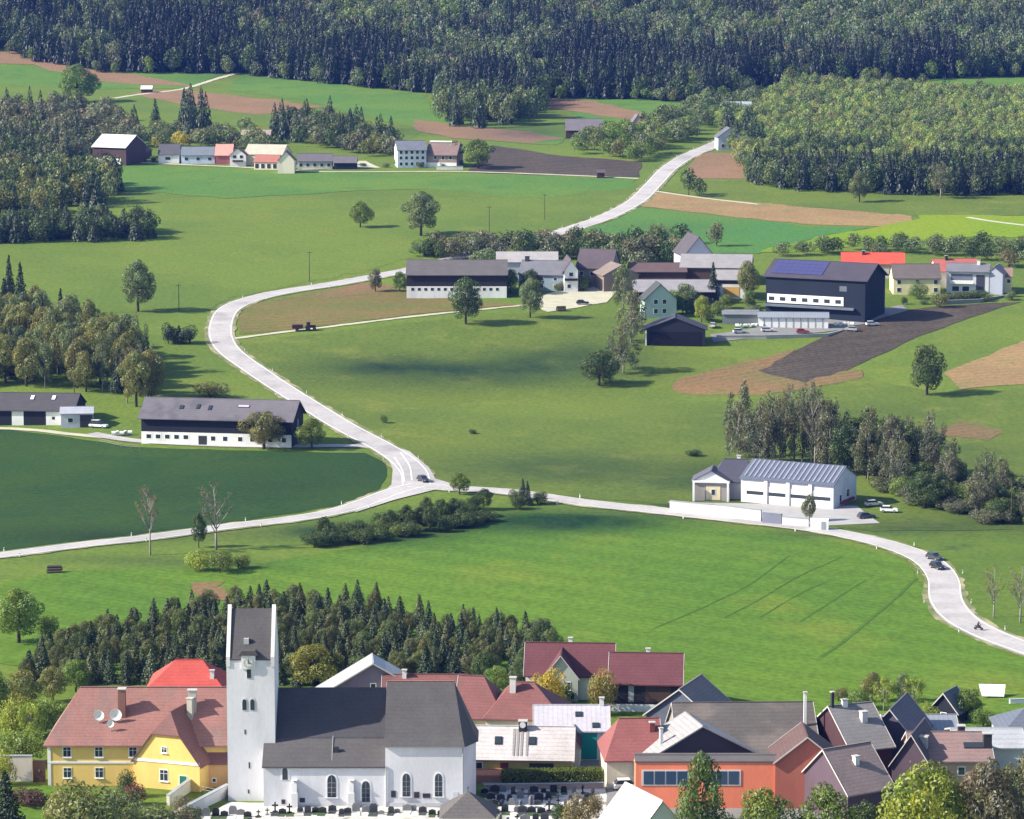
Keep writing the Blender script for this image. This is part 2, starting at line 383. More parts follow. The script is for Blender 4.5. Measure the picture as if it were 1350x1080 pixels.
field('bare_strip', [(705,128),(780,134),(860,152),(830,160),(760,148),(700,140)], M['pinksoil'], 0.16, 2.5)
field('upper_right_field', [(740,125),(860,128),(960,130),(960,160),(850,170),(760,160)], M['upgreen'], 0.10, 3)
field('clearing', [(1225,98),(1340,94),(1420,96),(1420,122),(1300,116),(1228,110)], M['upgreen'], 0.12, 2)
field('earth_patch', [(250,768),(290,766),(300,790),(255,795)], M['redsoil'], 0.15, 1.5)
field('green_verge', [(1290,705),(1640,700),(1640,925),(1440,880),(1360,858),(1275,815),(1265,760),(1235,732),(1190,715)], grass('verge_grass', (0.085,0.135,0.032), (0.10,0.15,0.035), (0.06,0.10,0.035), s=0.04), 0.12, 0.6)

# tramlines in the bright field
tl = grass('wheel_track', (0.060, 0.118, 0.026), (0.070, 0.125, 0.028), None, s=0.1)
for a in ([(1082,867),(1110,848),(1150,815),(1180,790),(1208,763)], [(955,815),(1000,792),(1050,762),(1110,735)], [(1000,815),(1060,780),(1090,768)],
          [(860,830),(930,800),(990,770),(1040,733)], [(1055,820),(1120,778),(1142,765)]):
    ribbon('wheel_track', a, 0.8 if a[0][0] == 1082 else 0.35, tl, 0.13, wig=0.15)

# village ground
field('churchyard', [(200,1160),(262,1085),(300,1058),(420,1060),(600,1066),(690,1035),(800,1036),(800,1160)], M['gravel'], 0.12, 0.3)
field('street', [(800,1040),(838,1030),(845,1160),(798,1160)], M['paving'], 0.16, 0.1)
field('yard', [(630,1022),(800,1000),(845,1012),(838,1040),(640,1040)], M['paving'], 0.13, 0.2)
field('lawn', [(-60,1040),(60,1036),(110,1040),(120,1090),(-60,1110)], M['bright'], 0.12, 0.3)
field('village_ground', [(845,1000),(1100,985),(1190,990),(1190,1120),(845,1120)], M['paving'], 0.14, 0.5)

# ------------------------------------------------------------------ roads
RD = 8.0
main = [(990,172),(960,183),(938,193),(905,207),(880,224),(860,245),(838,266),(800,286),(760,300),(716,313),(640,330),(560,352),(500,364),(440,375),(370,386),(325,397),(301,409),(292,425),(291,444),(303,464),(340,491),(400,530),(450,561),(495,585),(525,603),(545,622),(549,640)]
Cm = ribbon('main_road', main, RD, M['road'], 0.20, wig=.08)
ribbon('road_shoulder', None, RD + 2.4, M['shoulder'], 0.17, world=Cm, wig=.55)
left = [(-420,775),(-240,757),(-80,741),(0,733),(100,720),(200,709),(300,695),(380,686),(440,676),(485,662),(520,648),(552,640)]
Cl = ribbon('left_road', left, 6.2, M['road'], 0.204, wig=.08)
ribbon('road_shoulder', None, 8.2, M['shoulder'], 0.172, world=Cl, wig=.5)
right = [(545,640),(600,645),(660,648),(720,656),(780,665),(850,672),(930,681),(1010,690),(1080,699),(1140,711),(1190,725),(1226,742),(1244,765),(1247,792),(1268,818),(1310,840),(1360,858),(1440,885),(1560,915),(1760,950)]
Cr = ribbon('right_road', right, lambda t: 6.4 + 2.2*min(1, max(0, (t-.45)*3)), M['road'], 0.208)
ribbon('road_shoulder', None, lambda t: 8.6 + 2.2*min(1, max(0, (t-.45)*3)), M['shoulder'], 0.174, world=Cr, wig=.5)
field('road_junction', [(498,582),(540,596),(566,618),(574,632),(600,640),(560,650),(520,660),(470,676),(455,672),(500,655),(516,640),(518,618),(508,600),(480,588)], M['road'], 0.214, 0.0, 3)
for C, w, nm in ((Cm, RD, 'main'), (Cl, 6.2, 'left'), (Cr, 7.6, 'right')):
    Cw = C if nm != 'main' else [p for p in C]
    for s in (-1, 1):
        ribbon('edge_line', None, 0.22, M['white_line'], 0.235, shift=s*(w/2-0.45), world=Cw)
ribbon('junction_lane_line', [(528,598),(540,615),(543,634)], 0.3, M['white_line'], 0.24)
ribbon('junction_lane_line', [(520,604),(530,620),(533,636)], 0.3, M['white_line'], 0.24)
ribbon('farm_lane', [(309,447),(360,440),(420,433),(500,423),(600,412),(700,402),(740,396),(800,392)], 2.4, M['lane'], 0.18, wig=0.3)
ribbon('farm_lane', [(-40,564),(40,567),(90,573),(150,578)], 3.2, M['lane'], 0.18, wig=0.3)
ribbon('farm_drive', [(120,572),(180,582),(300,588),(400,589),(450,588),(505,590)], 4.5, M['road'], 0.19)
ribbon('meadow_path', [(150,213),(230,217),(320,221),(400,226),(470,227),(620,227),(760,232),(842,236)], 3.0, M['lane'], 0.18, wig=0.3)
ribbon('forest_track', [(150,130),(190,124),(240,118),(280,106),(318,95)], 4.0, M['lane'], 0.2, wig=0.4)
ribbon('field_path', [(860,252),(930,262),(1000,270)], 2.5, M['lane'], 0.2)
ribbon('field_path', [(1275,287),(1320,294),(1420,305)], 3.0, M['lane'], 0.2)
field('depot_yard', [(880,662),(1130,668),(1160,690),(1090,694),(1000,688),(900,676)], M['yardm'], 0.16, 0.3)
field('farm_yard', [(935,442),(1000,432),(1150,412),(1190,402),(1195,410),(1110,436),(1000,446),(940,452)], M['paving'], 0.17, 0.5)
field('farm_yard', [(700,392),(800,372),(830,372),(800,400),(720,412)], M['lane'], 0.17, 1.0)
field('village_plaza', [(380,212),(480,213),(500,222),(400,224)], M['lane'], 0.17, 1.0)
# ------------------------------------------------------------------ tree prototypes (height 1, crown width 1, scaled per tree)
def quads(P, Nn, S, cols, aspect=1.0):
    """P centres, Nn facing directions, S half sizes -> vertex, colour arrays of leaf quads"""
    n = len(P)
    r = rng.normal(size=(n, 3)); t = np.cross(Nn, r); t /= np.linalg.norm(t, axis=1)[:, None] + 1e-9
    b = np.cross(Nn, t); b /= np.linalg.norm(b, axis=1)[:, None] + 1e-9
    S = np.asarray(S)[:, None]
    k = 0.45
    V = np.stack([P - t*S, P - b*S*k*aspect, P + t*S, P + b*S*k*aspect], 1)
    # fold the leaf a little along its length
    V[:, 1] += Nn*S*0.25; V[:, 3] += Nn*S*0.25
    return V.reshape(-1, 3), np.repeat(cols, 4, axis=0)
def unit(a): return a/(np.linalg.norm(a, axis=1)[:, None] + 1e-9)
def leaf_arrays(centers, radii, n, size, tilt=0.48, hollow=0.65, zs=0.85, cv=0.22, yel=0.0):
    tot = sum(r**2 for r in radii); Ps = []; Ns = []; Cs = []
    for c, r in zip(centers, radii):
        k = max(4, int(n*r*r/tot))
        d = unit(rng.normal(size=(k, 3)))
        rad = r*(hollow + (1-hollow)*rng.random(k)**0.6)[:, None]
        p = np.array(c) + d*rad*np.array([1, 1, zs])
        nn = unit(d + tilt*rng.normal(size=(k, 3)))
        base = 1 + rng.normal()*cv*0.5
        v = base*(1 + rng.normal(size=k)*cv*0.5)
        hue = rng.normal()*0.06
        Ps.append(p); Ns.append(nn); Cs.append(np.stack([v*(1+hue+yel), v, v*(1-hue), np.ones(k)], 1))
    P = np.concatenate(Ps); Nn = np.concatenate(Ns); C = np.concatenate(Cs).clip(0.25, 2.2); C[:, 3] = 1
    S = size*(0.7 + 0.6*rng.random(len(P)))
    return quads(P, Nn, S, C)
def mesh_quads(name, V, C, mats, extra=None):
    """leaf quads plus optional (verts, faces) of wood as material slot 1"""
    nq = len(V)//4
    ev, ef = (extra or ([], []))
    me = bpy.data.meshes.new(name)
    nv = len(V) + len(ev)
    me.vertices.add(nv)
    co = np.concatenate([V, np.array(ev, float).reshape(-1, 3)]) if len(ev) else V
    me.vertices.foreach_set('co', co.astype(np.float32).ravel())
    efl = [len(f) for f in ef]
    loops = np.concatenate([np.arange(len(V)), np.array([i + len(V) for f in ef for i in f], int)]) if ef else np.arange(len(V))
    me.loops.add(len(loops)); me.loops.foreach_set('vertex_index', loops.astype(np.int32))
    tot = np.concatenate([np.full(nq, 4), np.array(efl, int)]) if ef else np.full(nq, 4)
    st = np.concatenate([[0], np.cumsum(tot)[:-1]])
    me.polygons.add(len(tot)); me.polygons.foreach_set('loop_start', st.astype(np.int32))
    mi = np.concatenate([np.zeros(nq), np.ones(len(ef))]) if ef else np.zeros(nq)
    for m in mats: me.materials.append(m)
    me.polygons.foreach_set('material_index', mi.astype(np.int32))
    me.update(calc_edges=True)
    at = me.attributes.new('Col', 'FLOAT_COLOR', 'POINT')
    c = np.ones((nv, 4), np.float32); c[:len(C)] = C
    at.data.foreach_set('color', c.ravel())
    return me
def wood(limbs, n=6):
    mb = MB()
    for (a, b, r0, r1) in limbs: mb.tube(a, b, r0, r1, n)
    return mb.v, mb.f
PROTO = {}
def proto(kind, crown, woodpart, leafm='leaf', barkm='bark'):
    V, C = crown
    cm = mesh_quads(kind + '_crown', V, C, [M[leafm]])
    wm = bpy.data.meshes.new(kind + '_trunk'); wm.from_pydata(woodpart[0], [], woodpart[1]); wm.materials.append(M[barkm])
    wm.polygons.foreach_set('use_smooth', [True]*len(wm.polygons)); wm.update()
    jm = mesh_quads(kind + '_joined', V, C, [M[leafm], M[barkm]], woodpart)
    PROTO.setdefault(kind, []).append((cm, wm, jm))
def limbs_for(cs, tr=0.035, top=0.62, base=0.0, fork=0.35):
    L = [((0, 0, -0.03), (0.0, 0.0, fork), tr, tr*0.75), ((0, 0, fork), (0.01, 0, top), tr*0.75, tr*0.35)]
    for c in cs:
        z0 = fork*0.7 + (top - fork*0.7)*random.random()*0.8
        L.append(((0, 0, z0), (c[0]*0.8, c[1]*0.8, max(z0+0.03, c[2]*0.97)), tr*0.42, tr*0.12))
    return L
def deciduous(n, leaf, clumps, zlo=0.2, zhi=0.9, seed=0, wide=0.36, rr=(0.12, 0.2), cv=0.19, tilt=0.42):
    cs = []; rs = []
    for i in range(clumps):
        t = (i + 0.5)/clumps; z = zlo + (zhi - zlo)*t
        prof = math.sin(PI*min(1, (t*0.9 + 0.12)))**0.6
        a = i*2.4 + random.random(); rad = wide*prof*(0.55 + 0.5*random.random())
        cs.append((rad*math.cos(a), rad*math.sin(a), z + random.uniform(-.03, .03)))
        rs.append(random.uniform(*rr)*(0.7 + 0.5*prof))
    return leaf_arrays(cs, rs, n, leaf, cv=cv, tilt=tilt), cs
def make_protos():
    for s in range(4):                       # broadleaf, full rounded crown with uneven outline
        cr, cs = deciduous(6500, 0.021, 21 + s, 0.22, 0.88, rr=(0.09, 0.19))
        proto('broadleaf', cr, wood(limbs_for(cs[:8])))
    for s in range(3):                       # tall airy tree (birch, poplar): upright clumps with gaps
        cs = []; rs = []
        for i in range(26):
            z = random.uniform(0.2, 0.95); w = 0.42*math.sin(PI*min(1, (z*0.85+0.08)))**0.8
            a = random.random()*6.28; r = w*random.random()**0.6
            cs.append((r*math.cos(a), r*math.sin(a), z)); rs.append(random.uniform(0.07, 0.13))
        cr = leaf_arrays(cs, rs, 2600, 0.024, hollow=0.2, zs=1.3, cv=0.22)
        proto('airy', cr, wood(limbs_for(cs[:16], 0.022, 0.85, fork=0.3)), barkm='palebark')
    for s in range(4):                       # spruce: tiers of drooping boughs
        P = []; Nn = []; Cc = []
        tiers = 20
        for i in range(tiers):
            t = i/(tiers-1); z = 0.07 + 0.9*t; R = 0.5*(1 - t)**0.85 + 0.02
            nb = max(5, int(15*(1-t) + 4))
            for b in range(nb):
                a = 6.283*b/nb + random.random()*0.6; rl = R*random.uniform(0.72, 1.08)
                k = max(3, int(16*(1-t*0.6)))
                tt = rng.random(k)**0.6
                sp = rng.normal(size=k)*0.05*(0.5+R)
                x = np.cos(a)*rl*tt - np.sin(a)*sp; y = np.sin(a)*rl*tt + np.cos(a)*sp
                zz = z + 0.02 - 0.07*tt**1.5*(1-t*0.5) + rng.normal(size=k)*0.008
                P.append(np.stack([x, y, zz], 1))
                nn = np.stack([np.cos(a)*0.5*np.ones(k), np.sin(a)*0.5*np.ones(k), 0.8*np.ones(k)], 1) + rng.normal(size=(k, 3))*0.45
                Nn.append(unit(nn)); v = 1 + rng.normal()*0.12 + rng.normal(size=k)*0.12
                Cc.append(np.stack([v, v, v, np.ones(k)], 1))
        P = np.concatenate(P); Nn = np.concatenate(Nn); Cc = np.concatenate(Cc).clip(0.3, 2)
        cr = quads(P, Nn, 0.032*(0.7+0.6*rng.random(len(P))), Cc, 1.3)
        proto('spruce', cr, wood([((0, 0, -0.03), (0, 0, 0.95), 0.022, 0.003)]), 'needle')
    for s in range(3):                       # low bush with no visible stem
        cs = []; rs = []
        for i in range(9):
            a = random.random()*6.28; r = 0.32*random.random()**0.5
            cs.append((r*math.cos(a), r*math.sin(a), 0.25 + 0.4*random.random()*(1-r))); rs.append(random.uniform(0.16, 0.26))
        cr = leaf_arrays(cs, rs, 2600, 0.028, zs=1.2, cv=0.25)
        proto('bush', cr, wood([((0, 0, -0.05), (0.02*s, 0, 0.5), 0.03, 0.01), ((0, 0, 0.05), (0.15, 0.1, 0.5), 0.02, 0.008), ((0, 0, 0.05), (-0.15, 0.05, 0.45), 0.02, 0.008)]))
    for s in range(2):                       # nearly bare spring tree: fine upright twigs, a few leaves
        L = [((0, 0, -0.03), (0, 0, 0.4), 0.026, 0.018), ((0, 0, 0.4), (0.01, 0, 0.8), 0.018, 0.006)]
        tips = []
        for i in range(14):
            z0 = random.uniform(0.22, 0.7); a = random.random()*6.28; ln = random.uniform(0.22, 0.42)*(1.1 - z0*0.5)
            e = (math.cos(a)*ln*0.75, math.sin(a)*ln*0.75, min(0.96, z0 + ln*0.9)); L.append(((0, 0, z0), e, 0.010, 0.004))
            for j in range(7):
                q = random.uniform(0.35, 1.0); st = (e[0]*q, e[1]*q, z0 + (e[2]-z0)*q); a2 = a + random.uniform(-1.2, 1.2); l2 = random.uniform(0.08, 0.17)
                e2 = (st[0] + math.cos(a2)*l2*0.7, st[1] + math.sin(a2)*l2*0.7, min(1.0, st[2] + l2*0.8)); L.append((st, e2, 0.004, 0.0015)); tips.append(e2)
        cr = leaf_arrays(tips, [0.05]*len(tips), 1500, 0.013, hollow=0.1, cv=0.3)
        proto('bare', cr, wood(L, 4), barkm='palebark')
    for s in range(3):                       # small-in-the-picture versions with fewer, larger leaves
        cr, cs = deciduous(620, 0.054, 8, 0.28, 0.82, wide=0.30, rr=(0.18, 0.28), cv=0.14, tilt=0.28)
        proto('far_broadleaf', cr, wood([((0, 0, -0.03), (0, 0, 0.5), 0.03, 0.015)], 4))
    for s in range(3):
        P = []; Nn = []; n = 380
        t = rng.random(n)**1.3; a = rng.random(n)*6.283
        R = (0.5*(1-t)**0.8 + 0.015)*(0.7 + 0.35*rng.random(n))
        P = np.stack([np.cos(a)*R, np.sin(a)*R, 0.06 + 0.93*t - 0.05*R], 1)
        Nn = unit(np.stack([np.cos(a)*0.8, np.sin(a)*0.8, 0.55*np.ones(n)], 1) + rng.normal(size=(n, 3))*0.28)
        v = 1 + rng.normal(size=n)*0.10; cr = quads(P, Nn, 0.07*(0.7+0.6*rng.random(n))*(1.15-t*0.7), np.stack([v, v, v, np.ones(n)], 1).clip(0.3, 2), 1.3)
        proto('far_spruce', cr, wood([((0, 0, -0.03), (0, 0, 0.9), 0.02, 0.004)], 4), 'needle')
make_protos()

# leaf colours (albedo)
C_GRN = (0.145, 0.205, 0.042); C_DEEP = (0.068, 0.104, 0.032); C_LIME = (0.250, 0.300, 0.048); C_OLV = (0.180, 0.190, 0.062)
C_SPR = (0.034, 0.055, 0.028); C_YEL = (0.440, 0.360, 0.040); C_BRN = (0.165, 0.145, 0.085); C_GRY = (0.140, 0.150, 0.090); C_YOUNG = (0.115, 0.145, 0.052)
C_SAGE = (0.145, 0.180, 0.080); C_DIM = (0.128, 0.138, 0.088)
NAMES = {'broadleaf': ('broadleaf_tree', 'tree'), 'airy': ('slender_tree', 'tree'), 'spruce': ('spruce_tree', 'spruce'), 'bush': ('bush', 'bush'), 'bare': ('sparse_tree', 'tree'),
         'far_broadleaf': ('broadleaf_tree', 'tree'), 'far_spruce': ('spruce_tree', 'spruce')}
def jit(c, a=0.12):
    k = 1 + random.uniform(-a, a); return (c[0]*k*(1+random.uniform(-a, a)*0.5), c[1]*k, c[2]*k*(1+random.uniform(-a, a)*0.5), 1)
DEFER = []
def plant(kind, p, h, w, col, label=None, group=None, parts=True, sub=None):
    pr = PROTO[kind]; k = random.randrange(len(pr)) if sub is None else sub
    cm, wm, jm = pr[k]; nm, cat = NAMES[kind]
    rz = random.random()*6.28; c = jit(col) if len(col) == 3 else col
    if parts:
        e = empty(nm, p, rz, label, cat, group, (w, w, h))
        for n2, me in (('trunk', wm), ('crown', cm)):
            if kind == 'bush' and n2 == 'trunk': n2 = 'stem'
            if kind == 'bush' and n2 == 'crown': n2 = 'foliage'
            o = bpy.data.objects.new(n2, me); COL.objects.link(o); o.parent = e
            if me is cm: o.color = c
        return e
    o = bpy.data.objects.new(nm, jm); COL.objects.link(o); o.location = p; o.rotation_euler = (0, 0, rz); o.scale = (w, w, h); o.color = c
    return props(o, label, cat, group)
def tree(px, py, hp, wp, kind, col, label, group=None, parts=True):
    """px, py: foot of the tree in the photo; hp, wp: its height and width there"""
    p = G(px, py); s = scl(p)
    return plant(kind, p, hp/s/math.cos(elev(p)), wp/s, col, label, group, parts)
def inpoly(x, y, ring):
    c = False; j = len(ring)-1
    for i in range(len(ring)):
        xi, yi = ring[i]; xj, yj = ring[j]
        if (yi > y) != (yj > y) and x < (xj-xi)*(y-yi)/(yj-yi)+xi: c = not c
        j = i
    return c
def scatter(pxpoly, spacing, jitter=0.35):
    ring = [tuple(G(*p).xy) for p in pxpoly]
    xs = [r[0] for r in ring]; ys = [r[1] for r in ring]; out = []
    y = min(ys); row = 0
    while y < max(ys):
        x = min(xs) + (row % 2)*spacing/2
        while x < max(xs):
            q = (x + random.uniform(-1, 1)*spacing*jitter, y + random.uniform(-1, 1)*spacing*jitter)
            if inpoly(q[0], q[1], ring): out.append(q)
            x += spacing
        y += spacing*0.87; row += 1
    return out
def wood_stuff(name, pts, pick, label, cat='woodland'):
    """a far wood read as one mass: all its trees in one mesh. pick(x,y) -> kind, h, w, colour"""
    Vs = []; Cs = []; 
    cache = {}
    for (x, y) in pts:
        kind, h, w, col = pick(x, y)
        k = random.randrange(len(PROTO[kind])); key = (kind, k)
        if key not in cache:
            me = PROTO[kind][k][0]; n = len(me.vertices); a = np.empty(n*3, np.float32); me.vertices.foreach_get('co', a)
            c = np.empty(n*4, np.float32); me.attributes['Col'].data.foreach_get('color', c); cache[key] = (a.reshape(-1, 3), c.reshape(-1, 4))
        a, c = cache[key]; r = random.random()*6.28; cr, sr = math.cos(r), math.sin(r)
        v = np.empty_like(a); v[:, 0] = (a[:, 0]*cr - a[:, 1]*sr)*w + x; v[:, 1] = (a[:, 0]*sr + a[:, 1]*cr)*w + y; v[:, 2] = a[:, 2]*h + T(x, y)
        cc = c.copy(); cc[:, :3] *= np.array(jit(col)[:3]); Vs.append(v); Cs.append(cc)
    me = mesh_quads(name, np.concatenate(Vs), np.concatenate(Cs), [M['leaf']])
    o = bpy.data.objects.new(name, me); COL.objects.link(o); return props(o, label, cat, None, 'stuff')
# ------------------------------------------------------------------ buildings
def RZ(px, py, z):
    dx, dy, dz = raydir(px, py); t = (z - CAMZ)/dz; return Vector((dx*t, dy*t, z))
_mc = {}
def wallm(col, rough=0.85, var=0.07):
    k = ('w', col)
    if k not in _mc: _mc[k] = mat('plaster', col, rough, var, 0.35, 3, 0.2, col2=tuple(v*.86 for v in col), col2w=.55, stretch=(1, 1, .35))
    return _mc[k]
def woodm(col):
    k = ('b', col)
    if k not in _mc: _mc[k] = mat('boards', col, 0.85, 0.2, 0.6, 6, 0.2, rows=(0, 0.32), rowamt=0.3, stretch=(4, 4, .3))
    return _mc[k]
def roofm(col, var=0.16, rough=0.8, spec=0.3, col2=None, per=0.42, amt=0.2):
    k = ('r', col, col2, per)
    if k not in _mc: _mc[k] = mat('roof_tiles', col, rough, var, 0.30, 2.4, spec, rows=(2, per), rowamt=amt, col2=col2, bump=0.1)
    return _mc[k]
def metalm(col):
    k = ('m', col)
    if k not in _mc: _mc[k] = mat('sheet_metal', col, 0.5, 0.12, 0.25, 1.5, 0.4, rows=(0, 0.8), rowamt=0.18)
    return _mc[k]

BARGE = wallm((0.50, 0.47, 0.44)); ORANGE_ = wallm((0.86, 0.25, 0.14))
class House:
    """gabled or hipped house. xL, xR, yE: left and right end and mid height of its front eave line in the photo.
    ridge 'x' runs along the front, 'y' runs away from it (the gable is the front)."""
    def __init__(s, name, label, cat, xL, xR, yE, hw, d, rise, yaw=0, ridge='x', wall=None, roof=None, ov=0.5, ovg=0.35, hipL=0, hipR=0, th=0.22, gable=None, group=None, skirt=1.5, noroof=False, zt=None, half=0):
        yaw = math.radians(yaw)
        xm = (xL + xR)/2; p = PH(xm, yE, hw); z = p.z if zt is None else zt; C = RZ(xm, yE, z)
        c, sn = math.cos(yaw), math.sin(yaw)
        def tt(px):
            k = (px - 675)/F; d0 = C.y*CP - (C.z - CAMZ)*SP
            return (k*d0 - C.x)/(c - k*sn*CP)
        tL, tR = tt(xL), tt(xR); u = Vector((c, sn, 0)); v = Vector((-sn, c, 0))
        L = tR - tL; mid = C + u*((tL + tR)/2) + v*(d/2)
        s.zt = z; s.z0 = z - hw; s.hw = hw; s.rise = rise; s.L = L; s.d = d; s.yaw = yaw; s.ridge = ridge; s.scale = scl(C)
        base = Vector((mid.x, mid.y, s.z0))
        # local frame: x along the ridge
        s.rot = yaw if ridge == 'x' else yaw + PI/2
        s.a, s.b = (L, d) if ridge == 'x' else (d, L)        # length along ridge, width across
        s.root = empty(name, base, s.rot, label, cat, group)
        s.wallm = wall or wallm((0.7, 0.68, 0.64)); s.roofm = roof or roofm((0.2, 0.08, 0.06))
        s.slope = rise/(s.b/2)
        A, B = s.a/2, s.b/2
        g0 = rise - 0.12
        w = MB(); sk = -skirt
        w.box((0, 0, (hw + sk)/2), (s.a, s.b, hw - sk))
        s.wall = w.build('wall', s.wallm, s.root)
        gb = []
        if not hipL: gb.append(-A)
        if not hipR: gb.append(A)
        if gb and not noroof:
            for x in gb:
                gm = MB(); x0, x1 = (x + 0.003, x + 0.25) if x < 0 else (x - 0.25, x - 0.003)
                if half and x < 0: gm.prism([(-B + 0.02, hw), (B - 0.02, hw), (B*(1-half), hw + g0*half), (-B*(1-half), hw + g0*half)], 'x', x0, x1)
                else: gm.prism([(-B + 0.02, hw), (B - 0.02, hw), (0, hw + g0)], 'x', x0, x1)
                gm.build('gable', gable or s.wallm, s.root)
        if not noroof:
            s.roof = s.mk_roof(A, B, hw, rise, ov, ovg, hipL, hipR, th, half)
            if s.scale > 7 and not half and wall is not ORANGE_:
                if not hipL: s.barge(-A - ovg, B, hw, rise, ov)
                if not hipR: s.barge(A + ovg, B, hw, rise, ov)
    def mk_roof(s, A, B, hw, rise, ov, ovg, hipL, hipR, th, half=0):
        sl = s.slope; ze = hw - ov*sl; t2 = th
        xl = -A - (ov if hipL else ovg); xr = A + (ov if hipR else ovg)
        rl = -A + hipL if hipL else xl; rr = A - hipR if hipR else xr
        top = hw + rise + 0.03
        P = [(xl, -B-ov, ze), (xr, -B-ov, ze), (xr, B+ov, ze), (xl, B+ov, ze), (rl, 0, top), (rr, 0, top)]
        P = [(a, b, c + 0.05) for a, b, c in P]
        Q = [(a, b, c - t2) for a, b, c in P]
        faces = [(0, 1, 5, 4), (2, 3, 4, 5)]
        if hipL: faces.append((3, 0, 4))
        if hipR: faces.append((1, 2, 5))
        bot = [tuple(i + 6 for i in reversed(f)) for f in faces]
        if half:                                     # half hip at the x- end
            n0 = len(P); zt_ = hw + rise*half + 0.08; yb = B*(1 - half)
            rl = -A + yb*0.75; P[4] = (rl, 0, P[4][2])
            P += [(xl, -yb, zt_), (xl, yb, zt_)]; Q = [(a, b, c - t2) for a, b, c in P]; n = len(P)
            faces = [(0, 1, 5, 4, 6), (2, 3, 7, 4, 5), (7, 6, 4)]
            bot = [tuple(i + n for i in reversed(f)) for f in faces]
            per = [0, 1, 5, 2, 3, 7, 6]
            side = [(per[i], per[(i+1) % len(per)], per[(i+1) % len(per)] + n, per[i] + n) for i in range(len(per))]
            m = MB(); m.poly(P + Q, faces + bot + side); m.box(((rl + rr)/2, 0, top + 0.09), (rr - rl, 0.28, 0.12))
            return m.build('roof', s.roofm, s.root)
        per = [0, 1] + ([] if hipR else [5]) + [2, 3] + ([] if hipL else [4])
        side = [(per[i], per[(i+1) % len(per)], per[(i+1) % len(per)] + 6, per[i] + 6) for i in range(len(per))]
        m = MB(); m.poly(P + Q, faces + bot + side)
        # ridge cap
        m.box(((rl + rr)/2, 0, top + 0.09), (rr - rl, 0.28, 0.12))
        return m.build('roof', s.roofm, s.root)
    def barge(s, x, B, hw, rise, ov):
        sg = 1 if x > 0 else -1; m = MB(); z0, z1 = hw - ov*s.slope + 0.05, hw + rise + 0.08; t = .2
        a, b = (x + .012*sg, x + .09*sg) if sg > 0 else (x + .09*sg, x + .012*sg)
        m.prism([(-B-ov, z0 - t), (0, z1 - t), (B+ov, z0 - t), (B+ov, z0 + .06), (0, z1 + .06), (-B-ov, z0 + .06)], 'x', a, b)
        m.build('bargeboard', BARGE, s.roof)
    # --- faces as seen by somebody standing outside them
    def frame(s, face):
        """origin at the left foot of the face, unit vector to the right, outward normal, width"""
        A, B = s.a/2, s.b/2
        if s.ridge == 'x':
            return {'front': ((-A, -B), (1, 0), (0, -1), s.a), 'right': ((A, -B), (0, 1), (1, 0), s.b),
                    'left': ((-A, B), (0, -1), (-1, 0), s.b), 'back': ((A, B), (-1, 0), (0, 1), s.a)}[face]
        return {'front': ((-A, B), (0, -1), (-1, 0), s.b), 'right': ((-A, -B), (1, 0), (0, -1), s.a),
                'left': ((A, B), (-1, 0), (0, 1), s.a), 'back': ((A, -B), (0, 1), (1, 0), s.b)}[face]
    def at(s, face, f, z, out=0.0):
        o, u, n, w = s.frame(face); return Vector((o[0] + u[0]*w*f + n[0]*out, o[1] + u[1]*w*f + n[1]*out, z))
    def panel(s, face, f, z, w, h, m, name, out=0.03, th=0.06, parent=None, label=None):
        """flat box on a face: centre fraction f, centre height z"""
        o, u, n, _ = s.frame(face); c = s.at(face, f, z, out); mb = MB()
        ang = math.atan2(u[1], u[0]); mb.box((0, 0, 0), (w, th, h))
        ob = mb.build(name, m, parent or s.root, c); ob.rotation_euler = (0, 0, ang)
        if label: ob['label'] = label
        return ob
    def window(s, face, f, z, w=1.1, h=1.4, frame=None, glass=None, fw=0.14, detail=2, arch=False, name='window', bars=1, sill=True):
        frame = frame or M['white']; glass = glass or M['glass']
        o, u, n, _ = s.frame(face); c = s.at(face, f, z, 0.0); ang = math.atan2(u[1], u[0])
        e = MB()
        def outline(ww, hh, ar):
            if not ar: return [(-ww/2, -hh/2), (ww/2, -hh/2), (ww/2, hh/2), (-ww/2, hh/2)]
            p = [(-ww/2, -hh/2), (ww/2, -hh/2), (ww/2, hh/2 - ww*0.8)]
            for k in range(1, 5): t = k/5; p.append((ww/2*(1 - t**1.5), hh/2 - ww*0.8 + ww*0.8*math.sin(t*PI/2)))
            p.append((0, hh/2))
            for k in range(4, 0, -1): t = k/5; p.append((-ww/2*(1 - t**1.5), hh/2 - ww*0.8 + ww*0.8*math.sin(t*PI/2)))
            p.append((-ww/2, hh/2 - ww*0.8)); return p
        e.prism(outline(w + 2*fw, h + 2*fw, arch), 'y', -0.05, 0.03)
        fr = e.build(name, frame, s.root, c); fr.rotation_euler = (0, 0, ang)
        g = MB(); g.prism(outline(w, h, arch), 'y', -0.075, -0.045); g.build('pane', glass, fr)
        if detail >= 2:
            b = MB()
            for k in range(bars): b.box((-w/2 + w*(k+1)/(bars+1), -0.09, 0), (0.06, 0.03, h*0.98))
            if not arch: b.box((0, -0.088, h*0.18), (w*0.99, 0.026, 0.05))
            if bars: b.build('glazing_bar', frame, fr)
            if sill: q = MB(); q.box((0, -0.12, -h/2 - fw - 0.05), (w + 2*fw + 0.12, 0.22, 0.08)); q.build('sill', frame, fr)
        return fr
    def rows(s, face, n, z, w, h, f0=0.1, f1=0.9, **k):
        for i in range(n): s.window(face, f0 + (f1-f0)*(i/(max(1, n-1))), z, w, h, **k)
